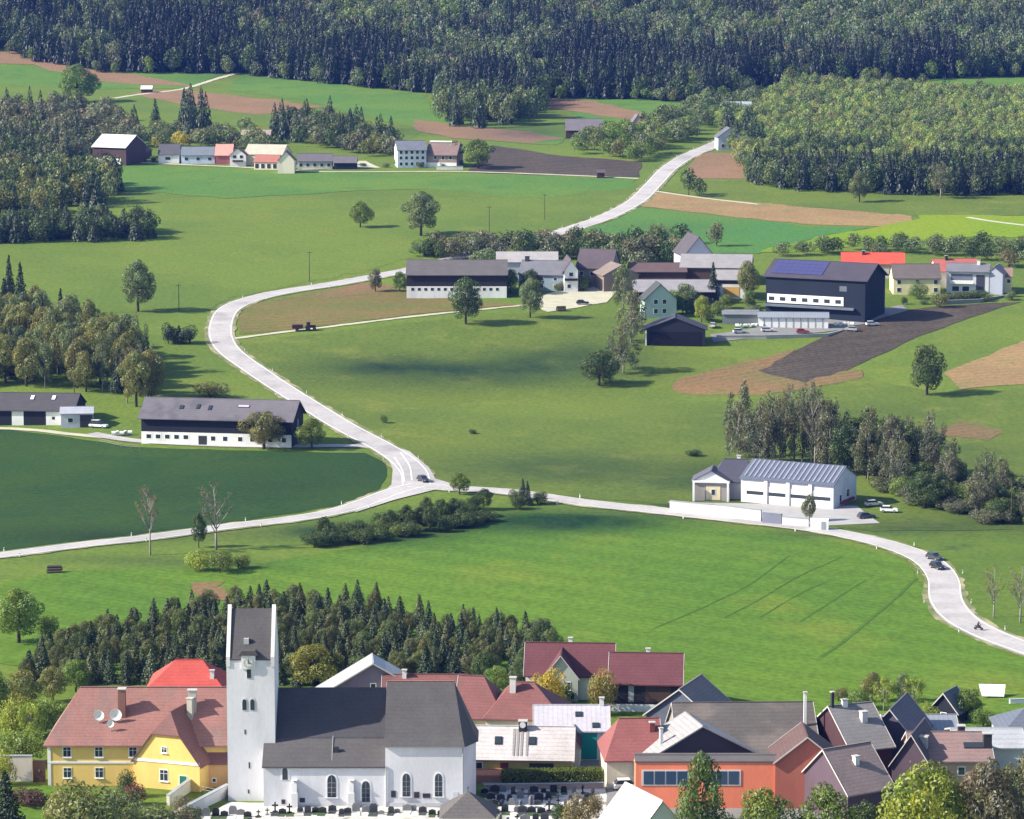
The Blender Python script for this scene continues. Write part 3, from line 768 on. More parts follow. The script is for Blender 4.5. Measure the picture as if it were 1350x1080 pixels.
    def door(s, face, f, w, h, m, z0=0.0, handle=True, frame=True):
        fr = s.panel(face, f, z0 + h/2, w + 0.3, h + 0.15, M['white'], 'door_frame', 0.02, 0.06) if frame else None
        d = s.panel(face, f, z0 + h/2 - 0.03, w, h, m, 'door', 0.06, 0.05)
        if handle: b = MB(); b.box((w*0.35, -0.06, -0.05), (0.12, 0.08, 0.05)); b.build('handle', M['dark'], d)
        return d
    def roofpt(s, side, u, t):
        """point on a roof slope: side 'front'/'back'/'left'/'right' as the viewer sees it; u 0..1 along, t 0 at the eave .. 1 at the ridge"""
        if s.ridge == 'x':
            sg = -1 if side == 'front' else 1; x = -s.a/2 + s.a*u
        else:
            sg = 1 if side == 'left' else -1; x = -s.a/2 + s.a*u
        y = sg*s.b/2*(1 - t); return Vector((x, y, s.hw + s.rise*t + 0.08)), sg
    def chimney(s, side, u, t, w=0.9, h=1.8, m=None, cap=True, d=None):
        p, sg = s.roofpt(side, u, t); b = MB(); d = d or w
        b.box((0, 0, h/2 - 0.8), (w, d, h + 1.6)); c = b.build('chimney', m or wallm((0.35, 0.16, 0.12)), s.roof, p)
        if cap: k = MB(); k.box((0, 0, h + 0.06), (w + 0.25, d + 0.25, 0.14)); k.build('chimney_cap', wallm((0.42, 0.4, 0.38)), c)
        return c
    def skylight(s, side, u, t, w=0.9, h=1.2, m=None, frame=None, name='skylight'):
        p, sg = s.roofpt(side, u, t); b = MB(); b.box((0, 0, 0), (w, h, 0.14)); th = math.atan(s.slope)
        o = b.build(name, frame or M['dark'], s.roof, p + Vector((0, sg*0.05, 0.05))); o.rotation_euler = (-sg*th, 0, 0)
        b = MB(); b.box((0, 0, 0.09), (w - 0.2, h - 0.2, 0.05)); b.build('pane', m or M['glass'], o)
        return o
    def gutter(s):
        A, B = s.a/2, s.b/2; m = MB()
        for sg in (-1, 1): m.tube((-A, sg*(B+.55), s.hw - .5*s.slope), (A, sg*(B+.55), s.hw - .5*s.slope), .08, .08, 6)
        m.build('gutter', M['dark'], s.root)
WHITE = wallm((0.74, 0.73, 0.72)); CREAM = wallm((0.62, 0.56, 0.42)); OFFW = wallm((0.60, 0.58, 0.55)); YEL = wallm((0.72, 0.49, 0.16)); PALEY = wallm((0.70, 0.62, 0.36))
OLIVEY = wallm((0.42, 0.36, 0.12)); GREYW = wallm((0.40, 0.42, 0.46)); GREENW = wallm((0.32, 0.42, 0.38)); PINKISH = wallm((0.38, 0.31, 0.28)); BLUEW = wallm((0.28, 0.36, 0.40))
ORANGE = wallm((0.86, 0.25, 0.14)); DKWOOD = woodm((0.030, 0.026, 0.032)); BRWOOD = woodm((0.075, 0.045, 0.038)); BLWOOD = woodm((0.018, 0.020, 0.030))
R_GREY = roofm((0.105, 0.095, 0.093)); R_DARK = roofm((0.055, 0.052, 0.058)); R_BROWN = roofm((0.27, 0.130, 0.112), col2=(0.21, 0.125, 0.112)); R_RED = roofm((0.42, 0.070, 0.055)); R_MAROON = roofm((0.115, 0.040, 0.046))
R_PALE = roofm((0.36, 0.34, 0.34), col2=(0.27, 0.26, 0.25)); R_TAN = roofm((0.24, 0.22, 0.21)); R_REDBR = roofm((0.185, 0.075, 0.070), col2=(0.14, 0.065, 0.062)); R_SLATEB = roofm((0.10, 0.115, 0.15)); R_PINK = roofm((0.23, 0.15, 0.14), col2=(0.18, 0.135, 0.13))
R_WEATH = roofm((0.095, 0.084, 0.078), col2=(0.14, 0.118, 0.105)); R_LAV = metalm((0.44, 0.42, 0.46)); R_STEEL = metalm((0.22, 0.24, 0.28)); R_WHITE = metalm((0.62, 0.60, 0.60))
SILLG = wallm((0.30, 0.32, 0.34))
# ------------------------------------------------------------------ woods
U = random.uniform
def mix(*opts):
    """weighted choice of (weight, kind, hmin, hmax, wmin, wmax, colour)"""
    t = random.random()*sum(o[0] for o in opts)
    for o in opts:
        t -= o[0]
        if t <= 0: break
    return o[1], U(o[2], o[3]), U(o[4], o[5]), o[6]
# far forest on the hillside
field('forest_floor', [(-260,60),(-60,62),(0,64),(70,82),(130,93),(320,97),(450,112),(560,122),(700,128),(850,130),(930,136),(1000,112),(1230,103),(1420,100),(1600,98),(1660,-140),(-330,-140)], M['floor'], 0.2, 2, step=22)
edge = [(-260,62),(-60,64),(0,66),(60,84),(130,95),(320,98),(450,113),(575,124),(600,150),(640,158),(700,152),(720,130),(850,132),(930,138),(1000,116),(1110,114),(1228,104),(1420,98),(1600,96)]
pts = scatter(edge + [(1640,-80),(-310,-80)], 9.0)
def edge_y(px):
    for (x0, y0_), (x1, y1_) in zip(edge[:-1], edge[1:]):
        if x0 <= px <= x1: return y0_ + (y1_-y0_)*(px-x0)/(x1-x0)
    return 95
DARK = [(235,55,105,40),(490,88,70,28),(780,86,90,28),(980,96,100,20),(640,130,50,30),(40,20,50,24),(1240,84,50,18)]
def pk(x, y):
    a, b_ = project(x, y, T(x, y)); dd = edge_y(a) - b_
    b = math.sin(x/34.0 + 1.3)*math.sin(y/41.0 + x/90.0) + 0.5*math.sin(x/13.0 + y/17.0) + (0.45 if a < 430 else 0.0) - (0.35 if a > 1040 else 0.0)
    dk = sum(math.exp(-((a-c[0])/c[2])**2 - ((b_-12-c[1])/c[3])**2) for c in DARK)
    if dk > .55 + U(-.15, .15): return mix((12, 'far_spruce', 18, 29, 7.5, 11, (0.012, 0.022, 0.018)), (1, 'far_broadleaf', 13, 20, 10, 14, C_DEEP))
    if dd < 9 + 9*math.sin(x/30.0): return mix((7, 'far_spruce', 17, 28, 7.5, 11, (0.020, 0.034, 0.022)), (2, 'far_broadleaf', 13, 20, 10, 14, C_DEEP))  # shade along the lower edge, put in as darker spruce colour
    FS = (0.120, 0.158, 0.080); FG = (0.135, 0.190, 0.055); FY = (0.145, 0.148, 0.090)
    if b > 0.45: return mix((5, 'far_spruce', 16, 28, 7, 10, (0.022, 0.036, 0.024)), (1, 'far_broadleaf', 17, 22, 10, 13, FS))
    if b > 0.05: return mix((2, 'far_spruce', 15, 26, 7, 10, (0.026, 0.042, 0.026)), (3, 'far_broadleaf', 15, 24, 12, 17, FS), (1, 'far_broadleaf', 15, 20, 10, 13, FY))
    return mix((0.8, 'far_spruce', 18, 25, 6.5, 9, (0.028, 0.046, 0.028)), (3.4, 'far_broadleaf', 13, 23, 12, 18, FS), (2.4, 'far_broadleaf', 13, 21, 11, 16, FG), (1.5, 'far_broadleaf', 15, 20, 10, 13, FY))
wood_stuff('hill_forest', pts, pk, 'dark mixed forest covering the hillside along the top of the view')
ed = [G(*e).xy for e in edge]
for a, b in zip(ed[:-1], ed[1:]):                     # lighter bushy trees one can tell apart along the forest's lower edge
    n = max(1, int((b-a).length/24))
    for k in range(n):
        q = a.lerp(b, (k+U(0, 1))/n); h = U(7, 13)
        plant('far_broadleaf', (q.x, q.y - U(1, 4), T(q.x, q.y - 2)), h, h*U(.7, .95), random.choice([C_SAGE, C_GRN, C_OLV]), 'light leafy tree standing in front of the lower edge of the hill forest', 'light trees in front of the hill forest', parts=False)

# young wood on the right with its dark front row
fr = [(990,236),(1005,246),(1060,252),(1150,256),(1250,259),(1420,256),(1580,254)]
pts = scatter([(990,236),(1060,250),(1150,254),(1250,257),(1420,254),(1580,252),(1590,118),(1430,118),(1300,128),(1150,118),(1040,112),(985,150),(945,165),(960,200)], 6.6)
frp = [G(*e).xy for e in fr]; frow = []
for a, b in zip(frp[:-1], frp[1:]):
    n = max(1, int((b-a).length/6.0))
    for k in range(n): q = a.lerp(b, (k+U(-.2, .2))/n); frow.append((q.x, q.y + U(0, 2)))
y0 = min(f[1] for f in frow)
def pk2(x, y):
    a, b_ = project(x, y, T(x, y)); m_ = 200 + 8*math.sin(a/23.0)
    if b_ > 235 - 5*math.sin(a/19.0): return mix((5, 'far_spruce', 12, 17, 6, 8, (0.016, 0.030, 0.018)), (3, 'far_broadleaf', 10, 15, 8, 11, C_DEEP), (1, 'far_broadleaf', 9, 13, 8, 10, C_SAGE))
    if b_ > 226: return mix((3, 'far_broadleaf', 10, 13, 7, 9, C_DEEP), (3, 'far_broadleaf', 9, 12, 7, 9, C_SAGE))
    if 203 < b_ < 212 and 0.5*math.sin(a/41.0) > -0.2: return mix((3, 'far_broadleaf', 9, 11, 6, 8, C_DEEP), (2, 'far_spruce', 9, 12, 5, 6, C_SPR))
    return mix((4, 'far_broadleaf', 6, 9.5, 5.5, 8, (0.28, 0.34, 0.095)), (2.4, 'far_broadleaf', 6, 9, 5, 8, (0.25, 0.25, 0.10)), (2.4, 'far_broadleaf', 7, 11, 6, 9, (0.17, 0.24, 0.07)), (1.2, 'far_broadleaf', 8, 12, 7, 9, C_SAGE), (0.6, 'far_spruce', 8, 11, 5, 6, C_DEEP))
wood_stuff('young_wood', pts + frow, pk2, 'light green young wood on the right below the dark hill forest')

# dense young plantation behind the church (single trees)
pts = scatter([(28,905),(60,862),(150,838),(260,812),(380,802),(480,806),(560,830),(640,838),(735,848),(728,890),(690,905),(660,895),(560,905),(300,905),(200,905),(100,905)], 4.6)
random.shuffle(pts)
PG = {'s': ('dark young spruce in the dense plantation behind the church', 'plantation spruces'), 'b': ('light green young tree in the dense plantation behind the church', 'plantation leafy trees')}
for q in pts[:330]:
    k, h, w, c = mix((3.0, 'spruce', 5.4, 7.4, 3.4, 4.8, (0.052, 0.078, 0.036)), (2.4, 'broadleaf', 5, 7.0, 4.0, 5.6, C_YOUNG), (2.2, 'spruce', 4.8, 7.2, 3.4, 4.6, (0.085, 0.102, 0.046)), (1.8, 'broadleaf', 4.5, 6.6, 3.4, 4.8, (0.120, 0.135, 0.052)))
    c = jit(c, .22)
    l, g = PG['s' if k == 'spruce' and c[0] < 0.05 else 'b']
    if k == 'spruce' and c[0] > 0.05: l, g = 'pale green young conifer in the dense plantation behind the church', 'plantation pale conifers'
    plant(k, (q[0], q[1], T(*q)), h, w, c, l, g, parts=False)

def far_ok(k): return k in ('far_broadleaf', 'far_spruce')
def copse(poly, sp, opts, where, maxn=80, parts=True):
    n = 0
    P = scatter(poly, sp); random.shuffle(P)
    for q in P[:maxn]:
        k, h, w, c = mix(*opts)
        tone = {C_SPR: 'dark', C_DEEP: 'deep green', C_GRN: 'green', C_SAGE: 'grey green', C_OLV: 'olive', C_LIME: 'yellow green', C_GRY: 'greyish', C_BRN: 'brownish', C_YEL: 'yellow', C_DIM: 'dull grey green'}[c]
        kd = {'spruce': 'spruce', 'broadleaf': 'leafy tree', 'airy': 'slender airy tree', 'bush': 'bush', 'bare': 'nearly bare tree', 'far_broadleaf': 'leafy tree', 'far_spruce': 'spruce'}[k]
        if far_ok(k): DEFER.append((k, (q[0], q[1], T(*q)), h, w, c, f'{tone} {kd} {where}', f'{tone} {kd}s {where}')); continue
        plant(k, (q[0], q[1], T(*q)), h, w, c, f'{tone} {kd} {where}', f'{tone} {kd}s {where}', parts)
# left woods, far
copse([(-60,200),(0,198),(60,195),(125,200),(122,215),(60,232),(0,235),(-60,235)], 6.5, [(2, 'far_spruce', 14, 20, 6, 8, C_SPR), (3, 'far_broadleaf', 12, 16, 10, 13, C_GRY), (2, 'far_broadleaf', 12, 16, 9, 12, C_DEEP)], 'behind the brown barn at the far left', 110, False)
copse([(-60,195),(0,150),(115,150),(175,170),(205,196),(120,190),(0,198)], 9, [(1.2, 'far_spruce', 13, 18, 6, 8, C_SPR), (4, 'far_broadleaf', 11, 15, 10, 13, C_GRY), (1.4, 'far_broadleaf', 10, 14, 9, 12, C_BRN)], 'on the slope at the far left edge', 80, False)
copse([(-60,240),(0,238),(75,240),(155,246),(165,272),(90,280),(60,296),(0,300),(-60,300)], 6.5, [(2, 'far_broadleaf', 13, 18, 10, 14, C_DEEP), (2, 'far_broadleaf', 12, 16, 10, 13, C_OLV), (1, 'far_broadleaf', 12, 17, 10, 13, C_SAGE), (2, 'far_spruce', 13, 18, 7, 9, C_SPR)], 'in the wood left of the wide meadow', 120, False)
copse([(-60,322),(0,321),(90,320),(208,317),(212,305),(120,298),(0,300),(-60,300)], 5.2, [(2, 'far_broadleaf', 8, 11, 8, 10, C_DEEP), (3, 'far_spruce', 8, 12, 6, 8, C_SPR)], 'in the hedge along the lower edge of the wide meadow', 120, False)
# left copse behind the farm
copse([(-50,405),(0,400),(35,420),(40,432),(-50,430)], 6, [(1, 'spruce', 15, 21, 6, 8, C_SPR)], 'at the left edge above the copse', 9)
copse([(-60,512),(0,505),(120,522),(160,538),(205,542),(202,500),(160,462),(60,440),(-60,430)], 6.6, [(4, 'broadleaf', 13, 18, 9, 13, C_OLV), (2, 'broadleaf', 13, 18, 9, 12, C_SAGE), (1.5, 'airy', 14, 19, 8, 10, C_SAGE), (1.2, 'spruce', 13, 17, 6, 7, C_SPR), (.5, 'bare', 14, 18, 8, 10, C_BRN)], 'in the copse behind the left farm', 88)
# hedge below the junction
copse([(392,728),(440,722),(520,712),(600,700),(650,690),(640,668),(560,684),(470,700),(400,712)], 4.6, [(4, 'bush', 3.6, 5.2, 5, 7, C_DEEP), (1.5, 'broadleaf', 5, 7, 4.5, 6, C_DEEP), (1, 'bush', 3, 4.5, 4.5, 6, C_GRN)], 'in the hedgerow below the road junction', 70)
copse([(672,674),(700,668),(714,662),(705,655),(680,662)], 4.0, [(3, 'bush', 3.5, 5, 4, 5.5, C_DEEP), (1, 'spruce', 5, 6.5, 3, 3.6, C_SPR)], 'beside the road right of the junction', 12)
# trees round the depot
copse([(966,602),(1050,598),(1110,606),(1110,622),(1040,622),(970,618)], 5.4, [(1, 'airy', 16, 20, 9, 12, C_DIM), (4, 'airy', 14, 20, 9, 12, C_DIM), (1.5, 'bush', 5, 8, 7, 9, C_DIM), (2, 'bare', 16, 21, 9, 12, C_DIM)], 'behind the white depot', 22)
copse([(1070,606),(1160,612),(1235,630),(1235,642),(1150,636),(1090,630)], 5.2, [(2, 'broadleaf', 12, 17, 9, 12, C_DEEP), (3, 'airy', 13, 18, 8, 11, C_DIM), (1, 'bare', 14, 17, 8, 11, C_DIM)], 'behind the right end of the depot', 22)
copse([(1150,640),(1235,636),(1300,648),(1420,660),(1420,706),(1300,690),(1200,668)], 5.4, [(1.2, 'broadleaf', 6, 9, 8, 11, C_DEEP), (3, 'bush', 3.5, 6.5, 7, 10, C_DIM), (1, 'bush', 4, 7, 6, 9, C_GRN), (1, 'airy', 10, 14, 7, 9, C_DIM)], 'in the scrub right of the depot', 80)
# around the middle farms
copse([(560,338),(640,334),(720,332),(800,332),(860,330),(900,340),(900,352),(800,346),(700,342),(560,344)], 6.5, [(3, 'far_broadleaf', 7, 11, 8, 11, C_GRY), (2, 'far_broadleaf', 8, 12, 8, 11, C_DEEP), (1, 'far_broadleaf', 7, 10, 7, 9, C_BRN)], 'behind the middle farms', 70, False)
copse([(1020,338),(1200,336),(1250,342),(1420,350),(1420,338),(1250,328),(1030,330)], 9, [(3, 'far_broadleaf', 5, 8, 7, 10, C_SAGE), (2, 'far_broadleaf', 6, 9, 7, 9, C_DEEP)], 'behind the black barn and the houses on the right', 30, False)
copse([(735,205),(830,214),(855,212),(905,190),(930,160),(870,160),(820,176),(750,190)], 9, [(3, 'far_broadleaf', 8, 12, 9, 12, C_SAGE), (2, 'far_broadleaf', 8, 11, 8, 11, C_GRN), (1, 'far_broadleaf', 8, 11, 8, 11, C_OLV)], 'round the far houses below the forest', 60, False)
copse([(900,140),(990,120),(1000,150),(950,170),(900,165)], 11, [(3, 'far_broadleaf', 9, 13, 9, 12, C_SAGE), (2, 'far_broadleaf', 8, 11, 8, 11, C_GRN), (1, 'far_spruce', 12, 16, 6, 8, C_SPR)], 'where the road reaches the forest', 26, False)
copse([(740,126),(900,136),(900,128),(740,118)], 10, [(3, 'far_broadleaf', 7, 11, 9, 12, C_SAGE), (2, 'far_broadleaf', 7, 10, 8, 11, C_GRN)], 'as low scrub under the hill forest', 22, False)
copse([(950,205),(1010,215),(1000,180),(960,178)], 8, [(3, 'far_spruce', 14, 19, 7, 9, C_SPR)], 'behind the grey house at the top of the road', 12, False)
# village of the far plain
copse([(360,186),(440,200),(520,212),(520,188),(440,166),(365,168)], 7.5, [(2.2, 'far_spruce', 14, 19, 6, 8, C_SPR), (2.5, 'far_broadleaf', 11, 15, 10, 13, C_DEEP), (2, 'far_broadleaf', 10, 13, 9, 12, C_GRY), (1, 'far_broadleaf', 8, 12, 8, 10, C_OLV)], 'in the clump between the far houses', 84, False)
copse([(230,190),(275,192),(280,175),(240,172)], 8, [(3, 'far_spruce', 22, 27, 8, 10, C_SPR)], 'in the tall dark clump above the white cottages', 9, False)
copse([(200,196),(275,198),(350,202),(350,180),(285,176),(200,182)], 7.5, [(3, 'far_broadleaf', 8, 12, 9, 12, C_SAGE), (2, 'far_broadleaf', 8, 11, 8, 11, C_GRY), (.8, 'far_broadleaf', 7, 9, 8, 10, C_YEL)], 'behind the white cottages', 44, False)
copse([(570,165),(620,170),(700,172),(715,155),(640,148),(580,148)], 9, [(3, 'far_broadleaf', 17, 23, 12, 15, C_DEEP), (2, 'far_broadleaf', 15, 20, 10, 14, C_SAGE), (1.4, 'far_spruce', 18, 24, 7, 9, C_SPR)], 'in the grove jutting out from the forest', 40, False)

copse([(196,214),(400,219),(520,222),(612,222),(612,218),(400,214),(196,209)], 13, [(3, 'bush', 2.2, 4, 3.5, 6, C_SAGE), (2, 'bush', 2, 3.6, 3, 5, C_DEEP), (1, 'bush', 2, 3.5, 3, 5, C_OLV)], 'in the front gardens of the far row of houses', 40)
copse([(540,386),(690,388),(800,380),(800,374),(690,380),(540,380)], 8, [(3, 'bush', 2.5, 5, 4, 7, C_SAGE), (2, 'broadleaf', 5, 8, 5, 7, C_GRN), (1, 'bush', 2, 4, 3, 5, C_DEEP)], 'in front of the long barn and the middle farmhouses', 30)
copse([(890,415),(950,425),(1005,412),(1005,398),(940,402)], 8, [(2, 'bush', 2.5, 5, 4, 7, C_SAGE), (2, 'broadleaf', 5, 8, 5, 7, C_GRN), (1, 'bush', 2, 4, 3, 5, C_OLV)], 'in the gardens left of the black barn', 16)
copse([(1180,404),(1340,396),(1340,390),(1180,398)], 8, [(2, 'bush', 2, 4, 4, 6, C_SAGE), (2, 'bush', 2, 4, 3, 5, C_DEEP)], 'in the gardens of the houses on the right', 20)
copse([(1195,985),(1345,1000),(1350,990),(1200,975)], 4, [(2, 'bush', 1.5, 3, 3, 4.5, C_SAGE), (2, 'bush', 1.5, 3, 2, 4, C_GRN)], 'in the gardens at the right end of the village', 14)
# ------------------------------------------------------------------ the church
def church():
    zt = None
    root = empty('church', G(470, 1066), 0, 'white village church with grey roofs and a tall square tower with saddle roof', 'church')
    z0 = root.location.z; parts = []
    inv = lambda p: p - root.location
    white = wallm((0.63, 0.625, 0.65)); slate = roofm((0.082, 0.076, 0.078), per=0.5, amt=0.10)
    surround = wallm((0.80, 0.79, 0.80)); band = wallm((0.52, 0.52, 0.54))
    # ground plane positions
    fx = RZ(345, 1064, z0); s = scl(fx); Y0 = fx.y
    X = lambda px, y=Y0: (px - 675)/F*(y*CP - (z0 + 8 - CAMZ)*SP)
    # heights from the photo: front plane points
    def Zat(py, y):
        v = (540 - py)/F; # z such that point (.., y, z) lands on row py
        return (CAMZ + y*(v*CP - SP)/(CP + v*SP))
    # aisle: front wall plane Y0
    xa0, xa1 = X(347), X(509)
    ze = Zat(1010, Y0 - 0.3); hw = ze - z0
    Dn = 5.0                                          # aisle depth
    zn = Zat(972, Y0 + Dn)                            # top of the aisle roof
    xn0, xn1 = X(362, Y0+Dn), X(516, Y0+Dn)
    zr = Zat(907, Y0 + Dn + 6.5)                      # nave ridge
    xt0, xt1 = X(300, Y0 + 3.9), X(363, Y0 + 3.9)     # tower
    tw = xt1 - xt0
    loc = root.location
    def P(x, y, z): return (x - loc.x, y - loc.y, z - loc.z)
    nv = MB()
    a = P(xa0, Y0, 0); nv.box(((xa0+xa1)/2 - loc.x, Y0 + Dn/2 - loc.y, (hw - 2)/2), (xa1 - xa0, Dn, hw + 2))
    # nave body with gables
    nv.box(((xa0+xa1)/2 - loc.x, Y0 + Dn + 6.5 - loc.y, (zn - z0 - 2)/2), (xa1 - xa0 - 0.02, 13, zn - z0 + 2))
    nv.prism([(Y0 + Dn - loc.y + .02, zn - z0), (Y0 + Dn + 13 - loc.y - .02, zn - z0), (Y0 + Dn + 6.5 - loc.y, zr - z0 - 0.25)], 'x', xa0 - loc.x + .02, xa1 - loc.x - .02)
    # half gable of the aisle
    nv.prism([(Y0 - loc.y + .01, hw), (Y0 + Dn - loc.y, hw), (Y0 + Dn - loc.y, zn - z0 - 0.12)], 'x', xa0 - loc.x + .03, xa0 - loc.x + 0.5)
    nave = nv.build('nave', white, root)
    r = MB(); e = 0.35
    x0, x1 = xa0 - 0.2 - loc.x, xa1 - loc.x + 0.02
    yA = Y0 - e - loc.y; yB = Y0 + Dn - loc.y; yC = Y0 + Dn + 6.5 - loc.y; yD = Y0 + Dn + 13.4 - loc.y
    s1 = (zn - ze)/Dn; s2 = (zr - zn)/6.5
    def slab(m, ya, za, yb, zb, xa, xb, t=0.22):
        m.poly([(xa, ya, za), (xb, ya, za), (xb, yb, zb), (xa, yb, zb), (xa, ya, za-t), (xb, ya, za-t), (xb, yb, zb-t), (xa, yb, zb-t)], [(0,1,2,3),(7,6,5,4),(0,4,5,1),(1,5,6,2),(2,6,7,3),(3,7,4,0)])
    slab(r, yA, ze - z0 - s1*e + .1, yB + .1, zn - z0 + .1, x0, x1)
    aisle = r.build('aisle_roof', slate, root)
    r = MB()
    slab(r, yB - .25, zn - z0 + .14 - s2*.25 + .1, yC, zr - z0 + .1, xn0 - loc.x, x1 + .3)
    slab(r, yC, zr - z0 + .095, yD, zr - z0 + .1 - s2*6.9, xn0 - loc.x, x1 + .3)
    nr = r.build('nave_roof', roofm((0.060, 0.058, 0.066), per=0.5, amt=0.10), root)  # darker slate than the other roofs, painting in the tower's shadow
    b = MB(); b.box((0, 0, 0), (0.9, 0.5, 0.9)); 
    d = b.build('roof_vent', M['dark'], aisle, (X(442) - loc.x, Y0 + 2.4 - loc.y, ze - z0 + s1*2.4 + .35))
    b = MB(); b.tube((X(437)-loc.x, Y0+.3-loc.y, hw+.2), (X(437)-loc.x, Y0+Dn-loc.y, zn-z0+.2), .06, .06, 5); b.build('lightning_rod', SILLG, aisle)
    # choir
    xc0, xc1, xc2 = X(508), X(611), X(627, Y0+4)
    zc = Zat(983, Y0 - .2); hc = zc - z0
    ridY = Y0 + 6.5; zcr = Zat(898, ridY); xr0, xr1 = X(514, ridY), X(599, ridY)
    c = MB()
    poly = [(xc0, Y0 - .25), (xc1, Y0 - .25), (xc2, Y0 + 3.2), (xc2, Y0 + 9.5), (xc1, Y0 + 13), (xc0, Y0 + 13)]
    c.prism([(x - loc.x, y - loc.y) for x, y in poly], 'z', -2, hc)
    # gable wall between choir and nave
    c.prism([(Y0 - loc.y - .2, hc - .3), (Y0 + 13 - loc.y, hc - .3), (ridY - loc.y, zcr - z0 - .15)], 'x', xc0 - loc.x + .02, xc0 - loc.x + .5)
    ch = c.build('choir', white, root)
    q = MB(); ee = .45
    E = [(xc0 - .15, Y0 - .25 - ee), (xc1 + ee*.5, Y0 - .25 - ee), (xc2 + ee, Y0 + 3.0), (xc2 + ee, Y0 + 9.7), (xc1 + ee*.5, Y0 + 13 + ee), (xc0 - .15, Y0 + 13 + ee)]
    E3 = [(x - loc.x, y - loc.y, hc - .15) for x, y in E]; Rr = [(xr0 - loc.x - .4, ridY - loc.y, zcr - z0), (xr1 - loc.x, ridY - loc.y, zcr - z0)]
    K = [( (E3[i][0]*.8 + (Rr[0] if i in (0,5) else Rr[1])[0]*.2), (E3[i][1]*.8 + ridY*.2 - loc.y*.2), hc - .15 + (zcr - z0 - hc)*.16) for i in range(6)]
    K[0] = (E3[0][0], K[0][1], K[0][2]); K[5] = (E3[5][0], K[5][1], K[5][2])
    pts = E3 + K + Rr; fs = [(i, i+1, i+7, i+6) for i in range(5)] + [(6, 7, 13, 12), (7, 8, 13), (8, 9, 13), (9, 10, 13), (10, 11, 12, 13), (0, 6, 12, 11, 5)] + [(5, 4, 3, 2, 1, 0)]
    q.poly(pts, fs); cr = q.build('choir_roof', slate, root)
    b = MB(); b.tube((0, 0, 0), (0, -.25, .12), .45, .38, 12); sk = b.build('skylight', wallm((0.5, 0.5, 0.52)), cr, (X(551, Y0+3)-loc.x, Y0 + 2.2 - loc.y, Zat(960, Y0+2.2) - z0 + .1))
    b = MB(); b.box((0.35, -.1, 0), (.5, .5, .7)); b.build('hatch', M['dark'], sk)
    b = MB(); b.tube((xr0 - loc.x - .4, ridY - loc.y, zcr - z0 + .03), (xr1 - loc.x, ridY - loc.y, zcr - z0 + .03), .12, .12, 6); b.build('ridge_cap', roofm((0.30, 0.14, 0.11)), cr)
    # tower
    td = 8.6; ty = Y0 + 3.9
    zte = Zat(869, ty); zrid = Zat(803, ty + td/2)
    t = MB(); cx = (xt0 + xt1)/2 - loc.x; cy = ty + td/2 - loc.y; ht = zte - z0
    t.box((cx, cy, (ht - 2)/2), (tw, td, ht + 2))
    tow = t.build('tower', white, root)
    hr = zrid - zte
    for xx in (cx - tw/2, cx + tw/2 - .55):
        g = MB()
        g.prism([(cy - td/2 - .12, ht - 1.2), (cy + td/2 + .12, ht - 1.2), (cy + td/2 + .12, ht + .35), (cy, ht + hr + .75), (cy - td/2 - .12, ht + .35)], 'x', xx - .02, xx + .57)
        g.build('parapet_gable', wallm((0.64, 0.63, 0.62)), tow)
    r = MB(); xa, xb = cx - tw/2 + .56, cx + tw/2 - .56
    slab(r, cy - td/2 - .1, ht + .05, cy, ht + hr + .1, xa, xb, .25); slab(r, cy, ht + hr + .095, cy + td/2 + .1, ht + .05, xa, xb, .25)
    tr = r.build('tower_roof', slate, tow)
    # clock dormer
    kx = X(329, ty) - loc.x; b = MB(); zk = Zat(872, ty) - z0
    b.box((kx, cy - td/2 + .35, zk - .05), (2.2, 1.3, 2.3)); dm = b.build('clock_gable', white, tow)
    b = MB(); b.prism([(kx - 1.55, zk + 1.0), (kx + 1.55, zk + 1.0), (kx + 1.1, zk + 1.75), (kx - 1.1, zk + 1.75)], 'y', cy - td/2 - .5, cy - td/2 + 2.0); b.build('dormer_roof', slate, dm)
    b = MB(); b.tube((kx, cy - td/2 - .34, zk - .15), (kx, cy - td/2 - .40, zk - .15), .82, .82, 24); cl = b.build('clock_face', wallm((0.55, 0.55, 0.5)), dm)
    b = MB(); b.box((kx, cy - td/2 - .43, zk + .1), (.1, .04, .6)); b.box((kx + .2, cy - td/2 - .43, zk - .2), (.5, .04, .1))
    for k in range(12):
        an = k*PI/6; b.box((kx + .68*math.sin(an), cy - td/2 - .42, zk - .15 + .68*math.cos(an)), (.08, .03, .12))
    b.build('clock_hands', M['dark'], cl)
    b = MB(); px_, pz = X(330, ty+2) - loc.x, Zat(845, ty + 1.6) - z0
    b.box((px_ - .35, cy - td/2 + 1.5, pz), (.8, .8, .9)); b.build('roof_hatch', wallm((0.42, 0.42, 0.43)), tr)
    b = MB(); b.box((px_ + .35, cy - td/2 + 1.6, pz - .1), (.55, .7, .7)); b.build('hatch_opening', M['dark'], tr)
    # windows: pointed arches
    def arch(px, ytop, ybot, wpx, yw, parent, sur=True, name='arched_window'):
        zt_, zb = Zat(ytop, yw) - z0, Zat(ybot, yw) - z0; w = wpx/s; h = zt_ - zb; x = X(px, yw) - loc.x
        def out(ww, z1, z2):
            hh = z2 - z1; p = [(x - ww/2, z1), (x + ww/2, z1), (x + ww/2, z2 - ww*.75)]
            for k in range(1, 5): tt = k/5; p.append((x + ww/2*math.cos(tt*PI/2)**.8, z2 - ww*.75 + ww*.75*math.sin(tt*PI/2)))
            p.append((x, z2 + .02))
            for k in range(4, 0, -1): tt = k/5; p.append((x - ww/2*math.cos(tt*PI/2)**.8, z2 - ww*.75 + ww*.75*math.sin(tt*PI/2)))
            p.append((x - ww/2, z2 - ww*.75)); return p
        m = MB(); yy = yw - loc.y
